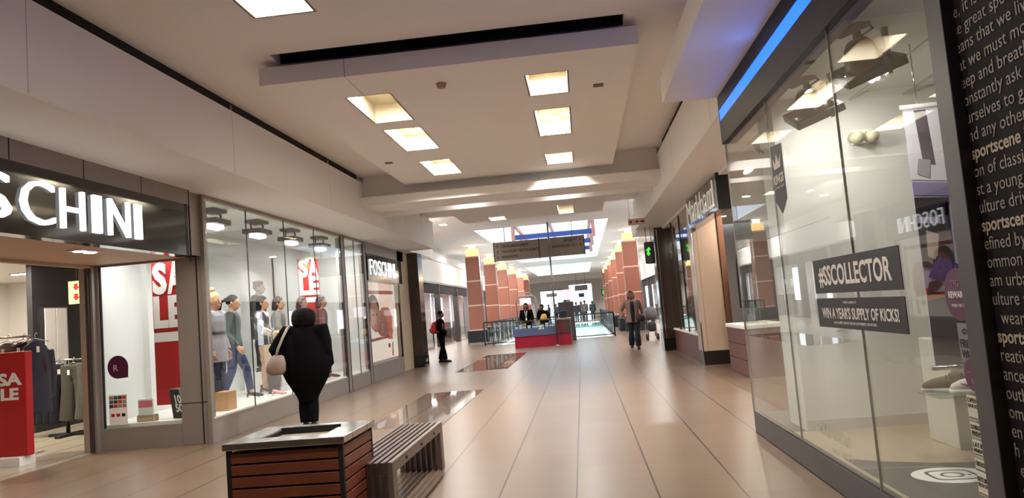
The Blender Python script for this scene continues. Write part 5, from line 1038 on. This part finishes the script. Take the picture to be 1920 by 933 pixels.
# text wall
tm = M('text_pale', (134, 122, 110), .6); tmb = M('text_bold', (160, 142, 120), .6)
t = thing('text_panel', (1.655, 2.2, 0), 'black wall panel with lines of pale running text at the right edge', 'sign')
MB().box(1.648, 1.656, -.5, 3.19, .05, 2.98).obj('sheet', M('panel_black', (26, 21, 21), .7, spec=.1), t)
LN = ['le, it is a mind set', 'se great sportswear', 'eans that we live it', 'at we must move and', 'eep and breathe the', 'onstantly ask about', 'urselves to go out', 'nd any other place', '*sportscene is born', 'on of classic shoes', 'st a young street', 'ulture driven name', '*sportscene is more', 'efined by the most', 'ommon of all the', 'am urban street', 'ulture and we all', '  wear it all day', '*sportscene for all', 'reative minds who', 'ance and sing out', 'outh is our time', 'om here to there', 'en we all meet', 'h us on the way', ' er than before', ' o be the best', 'e it is all ours']
for i, s in enumerate(LN):
    bold = s.startswith('*'); s = s.lstrip('*')
    text('lettering', s, (1.646, 3.215 - .0015 * i, 2.475 - .0745 * i), (0, -1, 0), (0, 0, 1), tmb if bold else tm, t, size=.075, depth=.0006, bold=.0016 if bold else 0, sx=1.05)
# hanging photo banner (abstract sneakers and blocks of colour)
bx0, bx1, by = 2.36, 2.86, 5.4
t = thing('photo_banner', (2.6, by, .8), 'tall hanging photo banner of sneakers in white, lilac and orange inside the sports shop window', 'banner')
MB().box(bx0, bx1, by, by + .01, .80, 2.60).obj('sheet', M('banner_lilac', (206, 196, 226), .5), t)
MB().tube([(bx0 - .02, by, 2.61), (bx1 + .02, by, 2.61)], .018, 10).obj('top_bar', paper, t); MB().tube([(bx0 - .02, by, .79), (bx1 + .02, by, .79)], .018, 10).obj('bottom_bar', steel, t)
def bp(pts, name, c, lay=1): MB().prism([(bx0 + u * (bx1 - bx0), .80 + v * 1.8) for u, v in pts], 'Y', by - .002 * lay - .001, by - .002 * lay + .001).obj(name, M('ban_%d_%d_%d' % c, c, .5), t)
bp([(0, .72), (.6, .70), (.55, .99), (0, .99)], 'photo_block', (240, 238, 246)); bp([(.18, .78), (.34, .77), (.3, .99), (.14, .99)], 'photo_block', (96, 88, 100), 2)
bp([(.08, .74), (.24, .72), (.28, .79), (.12, .80)], 'photo_block', (180, 176, 186), 3); bp([(0, .66), (1, .63), (1, .68), (0, .71)], 'photo_block', (150, 142, 190), 2)
bp([(0, .58), (.42, .57), (.46, .64), (0, .65)], 'photo_block', (40, 38, 46), 2); bp([(.3, .38), (.42, .38), (.44, .62), (.32, .62)], 'photo_block', (60, 58, 78), 2)
bp([(0, .38), (.3, .36), (.4, .46), (.34, .54), (.0, .55)], 'photo_block', (44, 38, 42), 3); bp([(.08, .42), (.2, .40), (.26, .5), (.1, .52)], 'photo_block', (206, 190, 176), 4)
bp([(.05, .34), (.45, .30), (.6, .36), (.2, .42)], 'photo_block', (36, 44, 140), 4); bp([(.5, .40), (.62, .40), (.66, .55), (.54, .56)], 'photo_block', (60, 70, 170), 3)
bp([(0, .25), (1, .30), (1, .37), (.5, .31), (0, .30)], 'photo_block', (214, 92, 52), 3); bp([(0, 0), (1, 0), (1, .30), (0, .25)], 'photo_block', (82, 74, 76), 2)
bp([(.0, .27), (.25, .28), (.2, .33), (.05, .32)], 'photo_block', (40, 30, 34), 5)
k = MB()
for x in (bx0 + .1, bx1 - .1): k.tube([(x, by, 2.62), (x, by, 3.06)], .005, 6)
k.obj('cord', chrome, t)
# plinth, glass shelf and sneakers
one('plinth', MB().box(2.52, 3.0, 5.55, 6.0, .2, .96, .006), M('plinth_white', (214, 208, 196), .5), 'white plinth standing behind the two sneakers in the sports shop window', 'plinth')
t = thing('glass_shelf', (2.5, 5.2, .64), 'thin glass shelf on chrome pegs carrying the two sneakers', 'shelf')
MB().box(2.21, 2.9, 5.04, 5.36, .635, .647).obj('slab', glass_mat('shelf_glass', (.8, .9, .88), 1.5), t)
MB().box(2.5, 2.9, 5.35, 5.38, .60, .66).obj('bracket', steel, t)
for x in (2.56, 2.86): MB().tube([(x, 5.34, .2), (x, 5.34, .635)], .008, 8).obj('leg', chrome, t)
def sneaker(x, y, z, rz, up_m, label, stripe=None):
    t = thing('sneaker', (x, y, z), label, 'shoe', None, math.radians(rz)); k = MB()
    k.rings([[(u, s * wv, zv) for u, s, wv, zv in ((-.135 + .27 * f, 1, w_, .004), (-.135 + .27 * f, -1, w_, .004), (-.135 + .27 * f, -1, w_ * 1.05, .034 - .004 * f), (-.135 + .27 * f, 1, w_ * 1.05, .034 - .004 * f))] for f, w_ in ((0, .022), (.06, .034), (.35, .035), (.7, .044), (.9, .036), (1, .014))]); k.obj('sole', paper, t, local=True)
    k = MB(); k.tube([(-.125, 0, .055), (-.11, 0, .075), (-.06, 0, .072), (0, 0, .066), (.06, 0, .052), (.115, 0, .038), (.13, 0, .034)], [.02, .040, .043, .043, .042, .028, .01], 14, flat=.9); 
    k.tube([(-.10, 0, .07), (-.095, 0, .105), (-.05, 0, .10), (-.045, 0, .07)], [.03, .032, .032, .03], 12)
    k.obj('upper', up_m, t, local=True, voxel=.006, smooth_it=2)
    for i in range(5): MB().tube([(-.02 + i * .022, -.026, .098 - i * .010), (-.015 + i * .022, 0, .112 - i * .0105), (-.02 + i * .022, .026, .098 - i * .010)], .0045, 6).obj('lace', stripe or up_m, t, local=True)
    if stripe:
        for s in (-1, 1): MB().prism([(-.06, .05), (.0, .04), (.05, .06), (.085, .075), (.04, .052), (.0, .058)], 'Y', s * .046 - .002, s * .046 + .002).obj('side_flash', stripe, t, local=True)
    return t
sneaker(2.325, 5.23, .648, 150, M('sneaker_olive', (104, 98, 74), .8, bump=.2), 'olive knit sneaker with a white sole, left on the glass shelf')
sneaker(2.445, 5.10, .648, 160, M('sneaker_white', (226, 218, 214), .5), 'white sneaker with dark pink flashes, right on the glass shelf', M('flash_pink', (150, 60, 70), .5))
# floor decal with a round camera badge
t = thing('floor_decal', (2.2, 4.6, .2), 'grey floor decal with a white round camera badge in the sports shop window', 'decal')
dm = M('decal_grey', (88, 82, 76), .5)
MB().prism([(1.72, 5.50), (1.90, 5.36), (2.2, 5.22), (2.6, 5.14), (3.3, 5.08), (3.3, 3.4), (1.72, 3.4)], 'Z', .2005, .2025).obj('sheet', dm, t)
MB().prism([(1.72, 5.20), (2.2, 5.12), (2.2, 5.10), (1.72, 5.17)], 'Z', .2025, .2032).obj('pale_line', M('decal_line', (130, 122, 112), .5), t)
def arc(cx, cy, rx, ry, n=32, p=1.0): return [(cx + rx * math.copysign(abs(math.cos(a)) ** p, math.cos(a)), cy + ry * math.copysign(abs(math.sin(a)) ** p, math.sin(a))) for a in [2 * math.pi * i / n for i in range(n)]]
ccx, ccy = 2.15, 4.88
MB().prism(arc(ccx, ccy, .23, .20), 'Z', .2025, .2035).obj('badge', paper, t)
def loop(outer, inner, name, m, z):
    k = MB(); n = len(outer)
    for i in range(n): k.prism([outer[i], outer[(i + 1) % n], inner[(i + 1) % n], inner[i]], 'Z', z, z + .0008)
    k.obj(name, m, t)
loop(arc(ccx, ccy, .135, .125, 40, .45), arc(ccx, ccy, .115, .105, 40, .45), 'camera_outline', dm, .2036)
loop(arc(ccx, ccy, .068, .062), arc(ccx, ccy, .05, .045), 'camera_lens', dm, .2036)
MB().prism(arc(ccx + .09, ccy - .02, .012, .012), 'Z', .2036, .2044).obj('camera_dot', dm, t)
for s, x, y in (('SHOW', 2.28, 4.66), ('ON', 2.23, 4.50)): text('lettering', s, (x, y, .2036), (.86, -.5, 0), (.5, .86, 0), paper, t, size=.12, depth=.0005, bold=.002)
# display spotlights: square gimbal frames under the header
sg = M('spot_grey', (122, 116, 108), .4, .3)
for i, (x, y, z) in enumerate(((1.98, 4.98, 2.80), (1.98, 6.10, 2.80), (1.98, 7.2, 2.80))):
    t = thing('display_spotlight', (x, y, z), 'large grey square gimbal spotlight behind the sports shop header, %s' % ('nearest', 'middle', 'farthest')[i], 'spotlight', 'gimbal spotlights behind the header')
    c = V(x, y, z); a = Matrix.Translation(c) @ Matrix.Rotation(math.radians(24), 4, 'X') @ Matrix.Rotation(math.radians(-20), 4, 'Y')
    k = MB(); w_ = .19
    k.box(-w_, w_, -w_, -w_ + .03, -.03, .03); k.box(-w_, w_, w_ - .03, w_, -.03, .03); k.box(-w_, -w_ + .03, -w_, w_, -.03, .03); k.box(w_ - .03, w_, -w_, w_, -.03, .03); k.xform(a); k.obj('frame', sg, t)
    k = MB(); k.tube([(0, 0, .20), (0, 0, .16), (0, 0, .05), (0, 0, -.02)], [.06, .09, .12, .13], 20); k.xform(a); k.obj('reflector', M('spot_body', (132, 126, 118), .3, .4), t)
    k = MB(); k.tube([(0, 0, -.02), (0, 0, -.028)], [.05, .045], 20); k.xform(a); k.obj('lens', lens, t)
    k = MB(); k.box(-.10, .10, -.05, .05, .26, .32); k.xform(a); k.obj('ballast', sg, t)
    k = MB(); k.tube([a @ V(.08, 0, .29), a @ V(.13, .03, .22), a @ V(.06, .06, .20), a @ V(.08, .04, .12)], .008, 6); k.obj('cable', blackm, t)
    k = MB(); k.box(x - .05, x - .01, y - .02, y + .02, z + .2, 3.06); k.box(x + .13, x + .16, y - .02, y + .02, z - .05, 3.06); k.obj('bracket', sg, t)
    l = area('display_lamp', a @ V(0, 0, -.04), .13, 5.5 * SHOP, (1, .95, .88)); l.rotation_euler = a.to_euler()
t = thing('ceiling_track', (2.7, 5.2, 3.0), 'pair of thin track rails with small white clamps on the sports shop ceiling', 'track')
for x in (2.45, 2.9): MB().box(x, x + .012, 3.4, 6.6, 2.98, 3.0).obj('rail', chrome, t)
for x in (2.45, 2.9):
    for y in (4.2, 5.0, 5.9): MB().box(x - .012, x + .025, y - .02, y + .02, 2.96, 3.06).obj('clamp', paper, t)
t = thing('ceiling_light', (2.35, 6.1, 3.06), 'flat square ceiling panel above the white wall of the sports shop window', 'ceiling light')
MB().box(2.1, 2.6, 5.9, 6.25, 3.04, 3.062).obj('frame', white, t); MB().box(2.14, 2.56, 5.94, 6.21, 3.032, 3.042).obj('diffuser', lit_white, t)
t = thing('wall_spotlight', (2.55, 6.55, 2.62), 'small cream twin cylinder fitting on the white wall of the sports shop window', 'spotlight')
for x in (2.46, 2.58): MB().tube([(x, 6.62, 2.66), (x, 6.5, 2.64)], .05, 16).obj('head', M('fit_cream', (200, 192, 164), .5), t)
MB().box(2.44, 2.62, 6.60, 6.632, 2.6, 2.72).obj('plate', white, t)
area('panel_lamp', (2.35, 6.08, 3.02), .4, 3.5 * SHOP, (1, .96, .9), sy=.26)
